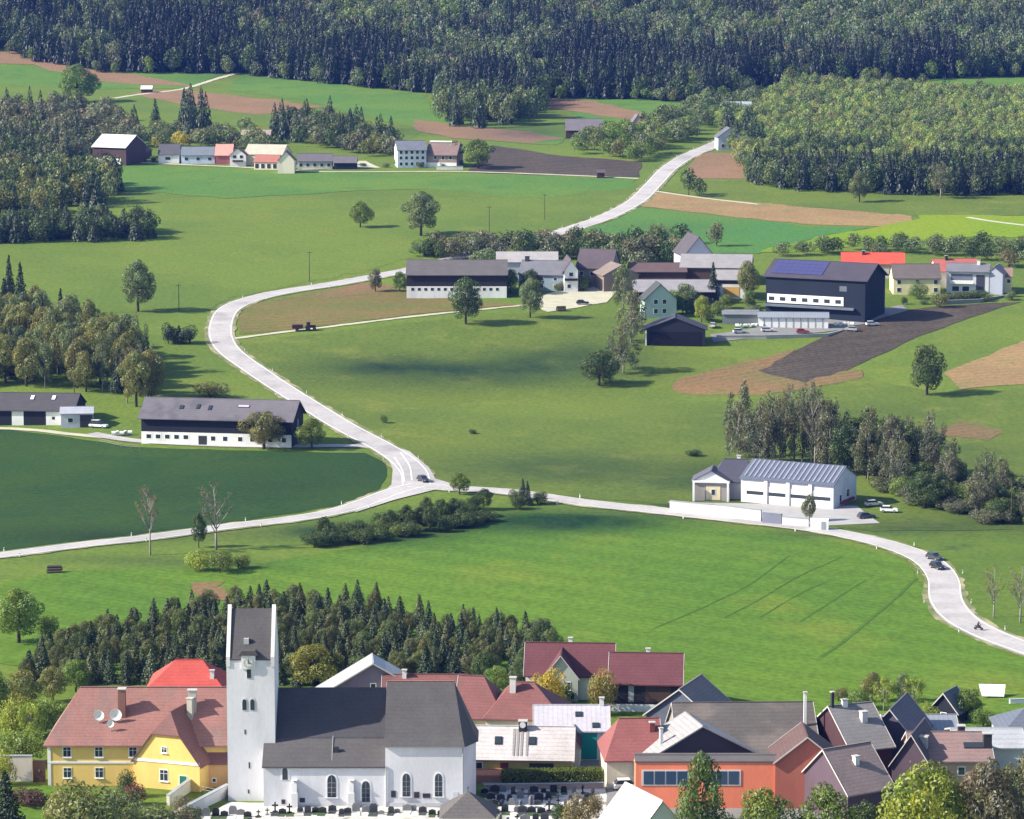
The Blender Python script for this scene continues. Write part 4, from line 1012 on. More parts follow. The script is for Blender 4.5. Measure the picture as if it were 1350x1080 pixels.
        m.prism(out(w + (.55 if sur else .12), zb - (.05), zt_ + .28), 'y', yy - .05, yy + .1); f = m.build(name, surround if sur else white, parent)
        m = MB(); m.prism(out(w, zb, zt_), 'y', yy - .085, yy - .045); m.build('pane', M['glass'], f)
        if sur and w > 1.0:
            m = MB(); m.box((x, yy - .11, (zb + zt_)/2), (.07, .03, h*.9))
            for k in range(1, 4): m.box((x, yy - .108, zb + h*k/4.6), (w*.95, .025, .05))
            m.build('tracery', SILLG, f)
            m = MB(); m.box((x, yy - .16, zb - .12), (w + .7, .3, .16)); m.build('sill', band, f)
    arch(375.5, 1012, 1028, 7, Y0, nave); arch(437, 1022, 1051, 11.5, Y0, nave); arch(482, 1030, 1057, 10.5, Y0, nave)
    arch(535.5, 1020, 1050, 10, Y0 - .25, ch); arch(578, 1020, 1050, 9.5, Y0 - .25, ch)
    arch(329.5, 880, 894, 5.5, ty, tow, False); arch(323, 922, 936, 5.5, ty, tow, False); arch(333.5, 922, 936, 5.5, ty, tow, False)
    for px, a_, b_ in ((323.5, 962, 968), (328.5, 1005, 1013), (327, 1041, 1046)):
        m = MB(); zz = (Zat(a_, ty) + Zat(b_, ty))/2 - z0; m.box((X(px, ty) - loc.x, ty - loc.y - .01, zz), (.22, .06, (Zat(a_, ty) - Zat(b_, ty)))); m.build('slit_window', M['glass'], tow)
    # buttresses
    for px in (388, 463):
        m = MB(); x = X(px) - loc.x; h1 = Zat(1030, Y0 - .8) - z0
        m.box((x, -.45 + Y0 - loc.y, h1*.28 - 1), (1.0, .9, h1*.56 + 2)); m.prism([(Y0 - loc.y - .75, h1*.56), (Y0 - loc.y - .005, h1*.56), (Y0 - loc.y - .005, h1), (Y0 - loc.y - .55, h1*.93)], 'x', x - .38, x + .38)
        m.box((x, Y0 - loc.y - .38, h1 + .06), (.95, .72, .12)); m.build('buttress', wallm((0.66, 0.65, 0.65)), nave)
    for (px, py, w, h, nm, mm) in ((373, 1057, 5, 6, 'low_opening', M['dark']), (398, 1055, 7, 6, 'low_opening', M['dark']), (518.5, 1047, 6, 9, 'memorial_plaque', M['dark']), (549, 1048, 7, 8, 'memorial_plaque', M['dark']), (562, 1049, 10, 6, 'memorial_plaque', M['dark']), (600, 1048, 7, 8, 'pale_plaque', band)):
        yy = Y0 - (.25 if px > 508 else 0); m = MB(); m.box((X(px, yy) - loc.x, yy - loc.y - .02, Zat(py, yy) - z0), (w/s, .08, h/s)); m.build(nm, mm, ch if px > 508 else nave)
    # side faces of the polygonal choir: corner pilasters and a plinth
    m = MB(); m.box(((xc0+xc1)/2 - loc.x, Y0 - .3 - loc.y, .35), (xc1 - xc0, .14, .9)); m.build('plinth', band, ch)
    m = MB(); m.tube((xc1 - loc.x - .1, Y0 - .35 - loc.y, 0), (xc1 - loc.x - .1, Y0 - .35 - loc.y, hc - .4), .09, .09, 6); m.build('downpipe', SILLG, ch)
    m = MB(); m.tube((xa1 - loc.x + .0, Y0 - .38 - loc.y, 0), (xa1 - loc.x + .0, Y0 - .38 - loc.y, hw), .09, .09, 6); m.build('downpipe', SILLG, ch)
church()

# little chapel with a pyramid roof in front of the choir, cut by the bottom edge
def chapel():
    ap = PH(617, 1044, 6.2); h = 3.2
    root = empty('mortuary_chapel', (ap.x, ap.y, ap.z - 6.2), math.radians(0), 'small chapel with steep grey pyramid roof in front of the choir', 'chapel')
    m = MB(); m.box((0, 0, h/2 - .5), (7.4, 6.6, h + 1)); m.build('wall', OFFW, root)
    m = MB(); a = 4.3; b = 3.9; z = h - .1
    m.poly([(-a, -b, z), (a, -b, z), (a, b, z), (-a, b, z), (0, 0, 6.3)], [(0, 1, 4), (1, 2, 4), (2, 3, 4), (3, 0, 4), (3, 2, 1, 0)]); rf = m.build('roof', R_GREY, root)
    m = MB(); m.tube((0, 0, 6.2), (0, 0, 7.1), .06, .03, 6); m.box((0, 0, 6.8), (.5, .05, .06)); m.build('finial_cross', M['dark'], rf)
chapel()

# ------------------------------------------------------------------ yellow manor left of the church
h = House('manor_house', 'long yellow manor with big brown tiled hipped roof left of the church', 'house', 62, 300, 977, 7.4, 13, 7.2, 0, wall=YEL, roof=R_BROWN, hipL=4.6, ov=.6)
for px in (88, 130, 175):
    h.window('front', (px - 62)/238, 5.6, 1.15, 1.5)
for px in (88, 130): h.window('front', (px - 62)/238, 2.2, 1.15, 1.5)
h.panel('front', .25, 3.9, h.L*.5, .35, WHITE, 'cornice_band', .04, .1); h.panel('front', .25, 7.05, h.L*.5, .5, WHITE, 'eaves_band', .04, .1)
h.panel('front', .01, 3.4, .5, 7.6, WHITE, 'corner_quoin', .03, .08)
h.chimney('front', .405, .52, 1.15, 3.9, wallm((0.24, 0.12, 0.10)), d=1.3)
h.chimney('front', .795, .60, 1.3, 3.0, wallm((0.36, 0.36, 0.33)), d=1.0)
def dish(px, py, host, nm='satellite_dish', r=.85):
    pt, sg = host.roofpt('front', (px - 62)/238, (977 - py)/77*.93)
    m = MB(); m.tube((0, 0, 0), (0, 0, 1.2), .05, .05, 6); o = m.build('dish_mast', SILLG, host.roof, pt)
    m = MB(); n = 14
    rings = [(0, 0.12, 0.0)]; V = [(0, 0, 1.3)]; 
    for rr, dd in ((r*.5, .05), (r, .22)):
        for k in range(n): a = 2*PI*k/n; V.append((rr*math.cos(a), -dd, 1.3 + rr*math.sin(a)))
    fs = [(0, 1+k, 1+(k+1) % n) for k in range(n)] + [(1+k, 1+n+k, 1+n+(k+1) % n, 1+(k+1) % n) for k in range(n)]
    V2 = [(x, y + .04, z) for x, y, z in V]; b = len(V)
    m.poly(V + V2, fs + [tuple(b+i for i in reversed(f)) for f in fs] + [(1+n+k, b+1+n+k, b+1+n+(k+1) % n, 1+n+(k+1) % n) for k in range(n)])
    m.build(nm, WHITE, o)
dish(129, 950, h); dish(151, 949, h, r=1.0); dish(145, 963, h, r=.6)
g = House('gabled_wing', 'yellow gable house with half hipped roof joined to the manor front', 'house', 176, 263, 1004, 4.6, 15, 7.6, -19, 'y', wall=YEL, roof=roofm((0.155, 0.075, 0.068)), ov=.35, ovg=.35, half=.58)
g.window('front', .46, 2.3, 1.3, 1.7); g.window('front', .47, 6.5, .8, .8); g.door('front', .75, 1.2, 2.5, wallm((0.02, 0.12, 0.08)))
g.panel('front', .5, 4.55, g.L*1.0, .45, WHITE, 'cornice_band', .05, .12)
g.chimney('right', .42, .75, .9, 3.2, wallm((0.36, 0.35, 0.30))); g.chimney('right', .80, .18, 1.0, 3.0, wallm((0.40, 0.38, 0.34)))
rr_, _ = g.roofpt('right', .62, 0); 
m = MB(); p0, _ = g.roofpt('right', .60, .05); p1, _ = g.roofpt('right', .60, .97); m.tube(p0 + Vector((0, 0, .1)), p1 + Vector((0, 0, .1)), .22, .22, 6); m.build('roof_rib', wallm((0.20, 0.17, 0.16)), g.roof)
an = House('orange_annex', 'low orange plastered annex between the yellow gable house and the tower', 'annex', 262, 302, 1003, 4.4, 6, 3.0, 0, wall=wallm((0.72, 0.42, 0.20)), roof=roofm((0.155, 0.075, 0.068)), ov=.4)
an.window('front', .5, 1.2, .5, .5, detail=1)
rb = House('red_roof_house', 'house with bright red hipped roof behind the yellow manor', 'house', 196, 292, 906, 6.0, 11, 3.6, 0, wall=CREAM, roof=R_RED, hipL=4.2, hipR=3.8)
rb.window('front', .3, 4.5); rb.window('front', .7, 4.5); rb.chimney('front', .86, .35, .7, 1.2, WHITE)

# garden walls at the left
def wallrun(px, h, th, m, name, label, cat='wall', cap=None, group=None):
    P = [G(*p) for p in px]; root = empty(name, P[0], 0, label, cat, group)
    b = MB(); c = MB()
    for p, q in zip(P[:-1], P[1:]):
        d = (q - p); L_ = d.xy.length; a = math.atan2(d.y, d.x); mid = (p + q)/2 - P[0]
        b.box((mid.x, mid.y, h/2 - .4), (L_ + th*.5, th, h + .8), a); c.box((mid.x, mid.y, h + .06), (L_ + th*.6, th + .16, .12), a)
    b.build('wall_body', m, root); c.build('coping', cap or SILLG, root); return root
wallrun([(-30, 1030), (42, 1030)], 4.2, .5, wallm((0.66, 0.60, 0.56)), 'garden_wall', 'pale rendered garden wall left of the yellow manor')
gt = empty('garden_gate', G(52, 1031), 0, 'dark wooden gate between the pale garden wall and the manor', 'gate'); m = MB(); m.box((0, 0, 1.8), (2.0, .12, 3.6)); m.build('gate_leaf', BRWOOD, gt)
m = MB(); m.box((0, -.12, 1.9), (.08, .1, .3)); m.build('handle', SILLG, gt)
wallrun([(222, 1062), (255, 1040)], 1.6, .5, wallm((0.66, 0.62, 0.52)), 'ramp_wall', 'pale wall climbing to the green door of the yellow gable house', group=None)
wallrun([(232, 1082), (300, 1050)], 1.4, .6, WHITE, 'churchyard_wall', 'white churchyard wall slanting up to the foot of the tower')
wallrun([(640, 1042), (795, 1040)], .9, .4, PINKISH, 'graveyard_wall', 'low brownish wall between graveyard and trimmed hedge')

# ------------------------------------------------------------------ houses right of the church
a = House('grey_gable_house', 'house behind the nave with dark gable front and bright white left roof slope', 'house', 412, 572, 921, 6.0, 7, 6.2, 4, 'y', wall=wallm((0.16, 0.14, 0.19)), roof=metalm((0.36, 0.36, 0.38)), ov=.5)
a.window('front', .5, 8.2, .8, .8, detail=1)
b_ = House('orange_hip_house', 'low house with small orange hipped roof peeping over the nave', 'house', 462, 528, 912, 5.0, 8, 2.4, 0, wall=CREAM, roof=roofm((0.42, 0.13, 0.07)), hipL=3)
b_.chimney('front', .10, .4, .7, 1.8, WHITE)
c_ = House('long_red_house', 'long house with red brown roof directly behind the choir', 'house', 505, 640, 925, 6.5, 11, 3.4, 0, wall=CREAM, roof=R_REDBR, hipR=3)
c_.chimney('front', .2, .9, .7, 1.2, WHITE)
d_ = House('brown_hip_house', 'house with brown hipped roof close to the right end of the choir', 'house', 600, 662, 944, 6.0, 12, 5.4, -8, 'x', wall=CREAM, roof=R_REDBR, hipR=4)
e_ = House('red_hip_house', 'red brown hipped roof house behind the pale roofed cottage', 'house', 640, 742, 946, 6.2, 12, 4.6, -6, wall=CREAM, roof=R_REDBR, hipL=4, hipR=5.5)
e_.chimney('front', .32, .75, 1.0, 2.2, OFFW); e_.window('front', .5, 4.8)
f_ = House('pale_roof_cottage', 'cottage with stained pale roof and olive yellow walls behind the trimmed hedge', 'house', 625, 754, 999, 3.6, 10, 3.9, -3, wall=OLIVEY, roof=roofm((0.50, 0.46, 0.46), col2=(0.40, 0.37, 0.36), per=.5), ov=.5)
f_.skylight('front', .24, .52, 1.2, 1.6); f_.skylight('front', .59, .52, 1.2, 1.6)
f_.chimney('front', .485, .93, 1.3, 1.2, M['dark']); m = MB(); m.tube((0, -.72, .7), (0, -.78, .7), .5, .5, 12); 
m.build('chimney_vent', WHITE, f_.roof, f_.roofpt('front', .485, .93)[0])
f_.panel('front', .31, 1.5, 1.3, 2.4, wallm((0.14, 0.03, 0.04)), 'door'); f_.panel('front', .69, 1.7, 3.9, 2.0, M['dark'], 'garage_opening', .03); f_.window('front', .05, 1.9, 1.0, 1.6, detail=1, sill=False)
for u in (.40, .44, .48, .535): 
    p0, _ = f_.roofpt('front', u, .03); p1, _ = f_.roofpt('front', u, .9); m = MB(); q = (p1 - p0); m.poly([p0 + Vector((-.16, -.01, .075)), p0 + Vector((.16, -.01, .075)), p1 + Vector((.22, -.01, .075)), p1 + Vector((-.22, -.01, .075))]); m.build('roof_stain', roofm((0.26, 0.24, 0.23)), f_.roof, fixn=False)
f_.gutter()
g_ = House('white_cottage', 'white cottage with lavender grey metal roof and teal door', 'house', 706, 802, 963, 5.2, 11, 2.9, 0, wall=WHITE, roof=R_LAV, ov=.3)
g_.panel('front', .72, 2.5, 3.0, 4.4, wallm((0.02, 0.28, 0.24)), 'door', .05); g_.skylight('front', .60, .62, 1.2, 1.2); g_.skylight('front', .83, .18, 1.2, 1.2); g_.chimney('front', .92, 1.0, .7, 1.2, WHITE)
k_ = House('small_white_gable', 'narrow white lean-to between the pale roofed cottage and the teal door', 'outbuilding', 746, 764, 985, 3.6, 7, 1.9, -4, 'y', wall=WHITE, roof=R_MAROON, ov=.2)

h1 = House('maroon_farmhouse', 'farmhouse with maroon roof and pale gable dormer above the white cottage', 'house', 693, 808, 888, 5.0, 11, 4.4, -3, wall=WHITE, roof=R_MAROON, ov=.6)
h1.window('front', .12, 2.5); h1.window('front', .85, 2.5); h1.chimney('back', .5, .9, .7, 1.2, WHITE)
h1b = House('dormer_wing', 'pale green gabled front wing of the maroon farmhouse', 'house', 716, 762, 893, 4.6, 9, 4.0, -3, 'y', wall=wallm((0.42, 0.45, 0.40)), roof=R_MAROON, ov=.3)
h1b.window('front', .3, 3.0, 1, 1.3); h1b.window('front', .7, 3.0, 1, 1.3); h1b.panel('front', .5, 1.2, 4.8, .9, DKWOOD, 'balcony', .4, .8)
h2 = House('maroon_barn', 'barn with maroon roof and dark boarded front on a white base', 'barn', 804, 898, 900, 5.4, 12, 4.0, -4, wall=DKWOOD, roof=R_MAROON, ov=.5)
h2.panel('front', .5, .5, h2.L, 1.8, WHITE, 'white_base', .04, .1); h2.panel('front', .68, 3.3, 4.6, 3.0, BRWOOD, 'barn_door'); h2.panel('front', .30, 3.3, 1.0, 3.0, SILLG, 'post'); h2.chimney('back', .52, .9, .7, 1.0, M['white'])
h2.panel('right', .5, 4.0, 9.5, .25, WHITE, 'white_trim')

r_ = House('red_roof_cottage', 'cottage with red roof and small gable dormer above the parked white car', 'house', 800, 872, 1000, 5.0, 12, 5.0, 4, wall=CREAM, roof=roofm((0.23, 0.08, 0.075)), hipL=2.5, ov=.4)
r_.chimney('front', .88, .70, .8, 1.2, wallm((0.2, 0.06, 0.05)))
dd = House('roof_dormer_gable', 'small gable with brown roof over the entrance of the red roofed cottage', 'porch', 824, 850, 992, 4.4, 3, 1.7, -5, 'y', wall=CREAM, roof=roofm((0.16, 0.08, 0.06)), ov=.5)
dd.window('front', .5, 3.6, 1.2, 1.0); dd.panel('front', .5, 1.3, 2.2, 2.4, M['dark'], 'entrance', .03)
# big weathered roofs
w1 = House('weathered_barn', 'large barn with long weathered grey roof behind the orange building', 'barn', 896, 1080, 997, 4.4, 23, 6.0, 2, wall=wallm((0.30, 0.28, 0.24)), roof=R_WEATH, ov=.5)
w1.chimney('front', .93, .55, .45, 5.5, WHITE)
w1.rows('front', 7, 4.0, 1.0, 1.0, .5, .9, detail=1, frame=OFFW, sill=False)
w2 = House('slate_gable_house', 'house with blue grey slate gable and pale roof edge above the red roofed cottage', 'house', 852, 940, 944, 6.0, 11, 4.6, -22, 'y', wall=R_SLATEB, roof=roofm((0.17, 0.15, 0.155)), ov=.5)
m = MB()
w3 = House('orange_building', 'flat roofed orange building with a band of blue windows', 'building', 838, 1110, 1004, 7.6, 5, .3, 0, wall=ORANGE, roof=R_GREY, ov=.12, ovg=.1, skirt=3)
for f in (.145, .42): 
    w3.panel('front', f, 5.0, 7.4 if f < .3 else 5.8, 2.5, OFFW, 'window_frame', .03, .1)
    n = 4 if f < .3 else 3; ww = (7.0 if f < .3 else 5.4)/n
    for k in range(n): w3.panel('front', f + ((k + .5)*ww - (ww*n)/2)/w3.L, 5.0, ww - .2, 2.1, glassmat('blue_glass', (0.04, 0.07, 0.12)) if k == 0 else bpy.data.materials['blue_glass'], 'pane', .09, .05)
w4 = House('lean_roof_house', 'grey tiled house with dark gable rising behind the left end of the orange building', 'house', 846, 1004, 1001, 5.0, 9, 5.4, 14, 'y', wall=wallm((0.06, 0.055, 0.07)), roof=roofm((0.30, 0.29, 0.29)), ov=.5)
w4.chimney('left', .3, .4, .5, 2.5, WHITE)
w5 = House('brick_gable', 'red brick gable standing on the right part of the orange building', 'building', 1022, 1106, 1004, 7.66, 9, 3.9, 0, 'y', wall=wallm((0.42, 0.14, 0.10)), roof=roofm((0.10, 0.06, 0.055)), ov=.35)
w6 = House('grey_hip_house', 'grey tiled house with dark gable at the right of the weathered barn', 'house', 1122, 1176, 984, 6.0, 15, 5.2, 22, 'x', wall=wallm((0.06, 0.03, 0.035)), roof=roofm((0.19, 0.18, 0.18)), ov=.6)
w6.chimney('front', .62, .6, 1.0, 1.4, OFFW); w6.chimney('front', .05, .98, .45, 2.4, M['dark']); w6.chimney('front', .35, .98, .8, .9, WHITE)
w7 = House('dark_gable_house', 'house with dark slate slope right of the grey tiled roof', 'house', 1140, 1206, 973, 5.0, 12, 4.8, -20, 'y', wall=wallm((0.09, 0.08, 0.12)), roof=roofm((0.10, 0.095, 0.13)), ov=.4)
w8 = House('pink_roof_house', 'house with pinkish brown roof and pale edges left of the bottom right trees', 'house', 1118, 1176, 1040, 5.0, 12, 5.4, 32, 'x', wall=wallm((0.10, 0.07, 0.09)), roof=roofm((0.23, 0.175, 0.165)), ov=.5)
w8.chimney('front', .5, .6, .8, 1.0, WHITE)
w8b = House('dark_slope_house', 'dark roofed house with a pale dormer between the pink roof and the long brown roof', 'house', 1176, 1226, 1006, 5.0, 11, 4.6, -18, 'y', wall=wallm((0.10, 0.07, 0.09)), roof=roofm((0.085, 0.07, 0.09)), ov=.5)
w8b.chimney('right', .3, .55, 1.2, 1.0, wallm((0.40, 0.36, 0.38)))
w9 = House('long_brown_house', 'long low house with pinkish brown roof at the right of the village', 'house', 1203, 1308, 1002, 5.4, 12, 3.0, 0, wall=wallm((0.46, 0.30, 0.24)), roof=R_PINK, ov=.4)
w9.rows('front', 4, 3.6, 1.0, 1.2, .15, .85, detail=1); w9.chimney('front', .97, .5, 1.3, 2.0, M['dark']); w9.skylight('front', .80, .5, 3.2, 1.4)
w10 = House('steel_shed', 'long low shed with blue grey metal roof behind the long brown roof', 'shed', 1168, 1262, 962, 4.2, 9, 1.4, 0, wall=GREYW, roof=R_STEEL, ov=.4)
w10.rows('front', 4, 2.6, 1.2, 1.0, .15, .85, detail=1)
w11 = House('pale_flat_house', 'house with pale grey shallow roof at the right edge of the village', 'house', 1262, 1352, 985, 4.8, 12, 1.6, 0, wall=OFFW, roof=roofm((0.34, 0.35, 0.37)), ov=.4)
w11.chimney('front', .1, .6, 1.1, 1.6, M['dark'])
w12 = House('blue_roof_house', 'house with light blue grey hipped roof cut by the right edge', 'house', 1322, 1420, 968, 5.0, 12, 3.0, 0, wall=OFFW, roof=R_SLATEB, hipL=4.5, ov=.5)
w13 = House('garden_shed', 'small dark roofed garden shed among the light green trees', 'shed', 1226, 1262, 936, 2.4, 5.5, 3.0, -30, 'y', wall=BLWOOD, roof=roofm((0.11, 0.12, 0.14)), ov=.4)
w13.door('front', .5, .9, 1.9, BRWOOD)
w14 = House('orange_lean_to', 'small reddish terrace roof in front of the pale roofed cottage', 'terrace', 626, 660, 1022, 1.2, 3, .5, 0, wall=wallm((0.46, 0.20, 0.13)), roof=roofm((0.45, 0.20, 0.12)), ov=.1)
w15 = House('white_garage', 'white walled garage in front of the orange building', 'garage', 838, 905, 1098, 3.0, 11, 4.8, 26, 'y', wall=WHITE, roof=wallm((0.62, 0.60, 0.60)), ov=.2)

# trimmed hedge
def hedge(px0, px1, h, d, label, col):
    p, q = G(*px0), G(*px1); L_ = (q - p).length; n = int(L_*d*26 + L_*h*70)
    P = np.empty((n, 3)); Nn = np.zeros((n, 3)); f = rng.random(n)
    P[:, 0] = rng.random(n)*L_; top = f < .4
    P[:, 1] = np.where(top, rng.random(n)*d, np.where(f < .8, 0, d)); P[:, 2] = np.where(top, h, rng.random(n)*h)
    P += rng.normal(size=P.shape)*.06; Nn[:, 2] = np.where(top, 1, .1); Nn[:, 1] = np.where(top, 0, np.where(f < .8, -1, 1)); Nn = unit(Nn + rng.normal(size=Nn.shape)*.35)
    v = 1 + rng.normal(size=n)*.14; V, C = quads(P, Nn, .17*(.7+.6*rng.random(n)), np.stack([v, v, v, np.ones(n)], 1).clip(.4, 2))
    root = empty('trimmed_hedge', p, math.atan2(q.y-p.y, q.x-p.x), label, 'hedge')
    me = mesh_quads('foliage', V, C, [M['leaf']]); o = bpy.data.objects.new('foliage', me); COL.objects.link(o); o.parent = root; o.color = (*col, 1)
    m = MB(); m.box((L_/2, d/2, h/2 - .1), (L_ - .3, d - .3, h - .1)); m.build('twigs', mat('hedge_core', (0.03, 0.035, 0.015), 1, .3, 2, 9, 0), root)
hedge((661, 1036), (796, 1034), 2.2, 2.4, 'trimmed green hedge in front of the pale roofed cottage', (0.13, 0.17, 0.025))

# gravestones
def stone_protos():
    out = []
    for kind in range(3):
        slab = MB(); base = MB()
        if kind == 0: slab.prism([(-.5, 0), (.5, 0), (.5, 1.0), (.3, 1.3), (-.3, 1.3), (-.5, 1.0)], 'y', -.12, .12)
        elif kind == 1: slab.prism([(-.65, 0), (.65, 0), (.6, .9), (0, 1.1), (-.6, .9)], 'y', -.14, .14)
        else:
            slab.box((0, 0, .8), (.22, .2, 1.6)); slab.box((0, 0, 1.15), (.85, .2, .22)); slab.box((0, 0, .2), (.7, .3, .4))
        base.box((0, -.9, .08), (1.1, 2.0, .24)); base.box((0, 0, .06), (1.4, .5, .3))
        out.append((slab, base))
    return out
U = random.uniform
SM = [mat('dark_granite', (0.035, 0.037, 0.042), .35, .2, 2, 9, .5), mat('grey_granite', (0.16, 0.16, 0.165), .6, .2, 2, 9, .3), mat('black_granite', (0.018, 0.018, 0.022), .25, .2, 2, 9, .5)]
BM = [mat('grave_bed', (0.05, 0.055, 0.05), .9, .4, 2, 7), mat('pale_grave_slab', (0.55, 0.54, 0.52), .8, .2, 2, 7), mat('planted_grave', (0.05, 0.08, 0.03), .9, .4, 3, 9)]
sm = []
for s_, b2 in stone_protos():
    for k in range(3):
        o1 = s_.build('headstone', SM[k]); o2 = b2.build('grave_bed', BM[k]); sm.append((o1.data, o2.data)); bpy.data.objects.remove(o1); bpy.data.objects.remove(o2)
spots = []
for i in range(30): spots.append((262 + i*11.0 + U(-2.5, 2.5), 1077 + U(-3, 3) - (4 if i > 8 else 0)))
for i in range(26): spots.append((268 + i*12.6 + U(-3, 3), 1092 + U(-3, 3)))
for r_i, (y, x0_, x1_, n) in enumerate(((1046, 640, 780, 12), (1054, 646, 776, 11), (1063, 652, 770, 11), (1073, 656, 748, 9), (1084, 660, 740, 8))):
    for i in range(n): spots.append((x0_ + (x1_-x0_)*i/(n-1) + U(-2.5, 2.5), y + U(-1.5, 1.5)))
for (x, y) in spots:
    if 590 < x < 645 and y > 1056: continue
    p = G(x, y); a, b = random.choice(sm[:6]*3 + sm[6:]); sc = U(.7, 1.25)
    side = x > 630
    e = empty('gravestone', p, U(-.1, .1) + (1.2 if side and random.random() < .4 else 0), 'dark headstone in the graveyard right of the choir' if side else 'dark headstone in the rows in front of the church', 'gravestone', 'headstones right of the choir' if side else 'headstones in front of the church', (sc, sc, sc))
    for nm, me in (('headstone', a), ('grave_bed', b)):
        o = bpy.data.objects.new(nm, me); COL.objects.link(o); o.parent = e

# pool-like white sheet in the gardens
p = G(1312, 921); e = empty('white_tarpaulin', p, 0, 'white tarpaulin spread over a frame in the right gardens', 'tarpaulin')
m = MB(); m.poly([(-2.4, 0, .5), (1.6, 0, .4), (2.3, 3.0, 1.9), (-2.6, 3.0, 2.0), (-2.4, 0, .42), (1.6, 0, .32), (2.3, 3.0, 1.82), (-2.6, 3.0, 1.92)], [(0,1,2,3),(7,6,5,4),(0,4,5,1),(1,5,6,2),(2,6,7,3),(3,7,4,0)]); m.build('sheet', WHITE, e)
m = MB()
for x, y, z in ((-2.3, .1, .5), (1.5, .1, .4), (2.1, 2.9, 1.8), (-2.4, 2.9, 1.9)): m.tube((x, y, -.1), (x, y, z - .1), .05, .05, 6)
m.build('frame', SILLG, e)
wallrun([(1332, 928), (1400, 926)], .8, .6, WHITE, 'pale_terrace_wall', 'low pale terrace wall right of the white tarpaulin')
# ------------------------------------------------------------------ middle distance farms
f1 = House('left_farm_shed', 'long low farm shed with dark roof and white corner cut by the left edge', 'shed', -60, 97, 540, 4.6, 17, 3.6, -4, wall=BLWOOD, roof=roofm((0.066, 0.062, 0.068)), ov=.6)
f1.panel('front', .53, 2.2, 3.4, 4.4, WHITE, 'sliding_door'); f1.panel('front', .86, 2.3, 6.4, 4.5, WHITE, 'white_wall_section', .04); f1.window('front', .83, 2.2, .9, .9, detail=1); f1.window('front', .93, 1.8, .9, 1.1, detail=1)
f1.skylight('front', .62, .7, 1.2, 2.4, WHITE); f1.skylight('front', .80, .7, 1.2, 2.4, WHITE)
f1b = House('white_shed_annex', 'light annex with pale roof and dark open bay right of the left farm shed', 'shed', 80, 122, 545, 4.2, 9, 1.2, 6, wall=wallm((0.50, 0.51, 0.56)), roof=roofm((0.34, 0.35, 0.40)), ov=.3)
f1b.window('front', .30, 2.2, 1.4, 1.2, detail=1); f1b.panel('front', .80, 1.9, 3.6, 3.6, M['dark'], 'open_bay', .05)
f2 = House('long_farmhouse', 'long farmhouse with grey roof, dark boarded upper floor and white ground floor', 'farmhouse', 186, 384, 551, 7.8, 15, 4.2, -9, wall=BLWOOD, roof=roofm((0.125, 0.115, 0.130), col2=(0.09, 0.085, 0.10)), ov=1.0, ovg=.8)
f2.panel('front', .5, 1.75, f2.L, 3.5, WHITE, 'white_ground_floor', .05, .12)
for i in range(5): f2.window('front', .05 + i*.062, 2.2, 1.3, 1.1, detail=1, fw=.25, sill=False).location += (f2.at('front', 0, 0, .09) - f2.at('front', 0, 0, 0))
for f in (.48, .56, .66, .74, .86, .95): f2.window('front', f, 2.0, 1.2, 1.2, detail=1, fw=.2, sill=False).location += (f2.at('front', 0, 0, .09) - f2.at('front', 0, 0, 0))
f2.panel('front', .41, 1.4, 2.4, 2.6, M['dark'], 'stable_door', .12); f2.panel('right', .5, 3.4, .5, 6.8, wallm((0.4, 0.41, 0.44)), 'grey_post', .1, .3)
for u, t, w_, h_ in ((.25, .5, 1.2, 1.6), (.36, .55, 1.0, 2.0), (.44, .5, 1.0, 2.0)): f2.skylight('front', u, t, w_, h_)
f2.skylight('front', .66, .62, 3.2, 1.0, R_LAV)
# depot
d0 = House('depot_hall', 'white depot hall with four garage doors and a blue grey metal roof', 'depot', 977, 1099, 634, 6.4, 16, 3.4, -27, wall=wallm((0.56, 0.57, 0.62)), roof=metalm((0.10, 0.115, 0.16)), ov=.5, skirt=2.5)
for i in range(4):
    f = .155 + i*.24; d = d0.panel('front', f, 2.3, 4.9, 4.4, WHITE, 'garage_door', .05); w = MB(); w.box((0, -.06, .35), (4.6, .05, .9)); w.build('window_strip', M['glass'], d)
    if i: d0.panel('front', f - .12, 3.1, .9, 6.0, WHITE, 'pillar', .2, .5)
m = MB(); n = 19
for k in range(n):
    u = .03 + k*.053; p0, _ = d0.roofpt('front', u, .04); p1, _ = d0.roofpt('front', u, .97); m.poly([p0 + Vector((-.24, 0, .12)), p0 + Vector((.24, 0, .12)), p1 + Vector((.24, 0, .12)), p1 + Vector((-.24, 0, .12))])
m.build('standing_seams', metalm((0.22, 0.235, 0.29)), d0.roof, fixn=False)
d0.window('right', .30, 2.2, 1.2, 1.6, detail=1); d0.window('right', .62, 2.8, 1.8, 1.8, detail=1); d0.panel('right', .55, 1.0, 9, .7, wallm((0.20, 0.05, 0.06)), 'red_bench', .4, .6)
d1 = House('dark_roof_wing', 'middle wing of the depot with dark hipped roof', 'building', 938, 984, 633, 5.0, 12, 4.4, -6, wall=wallm((0.40, 0.38, 0.42)), roof=roofm((0.06, 0.06, 0.085)), hipL=3, ov=.6, skirt=2.5)
d1.chimney('back', .75, .9, .9, 1.2, WHITE)
d2 = House('depot_porch', 'white gabled open porch on pillars at the left end of the depot', 'porch', 913, 962, 634, 5.2, 8, 2.6, -7, 'y', wall=wallm((0.30, 0.27, 0.26)), roof=roofm((0.09, 0.09, 0.12)), ov=.35, gable=WHITE, skirt=2.5)
d2.panel('front', .5, 5.0, d2.L, .5, WHITE, 'fascia', .3, .5)
for f in (.04, .96): d2.panel('front', f, 2.4, .5, 4.9, WHITE, 'pillar', 1.2, .5)
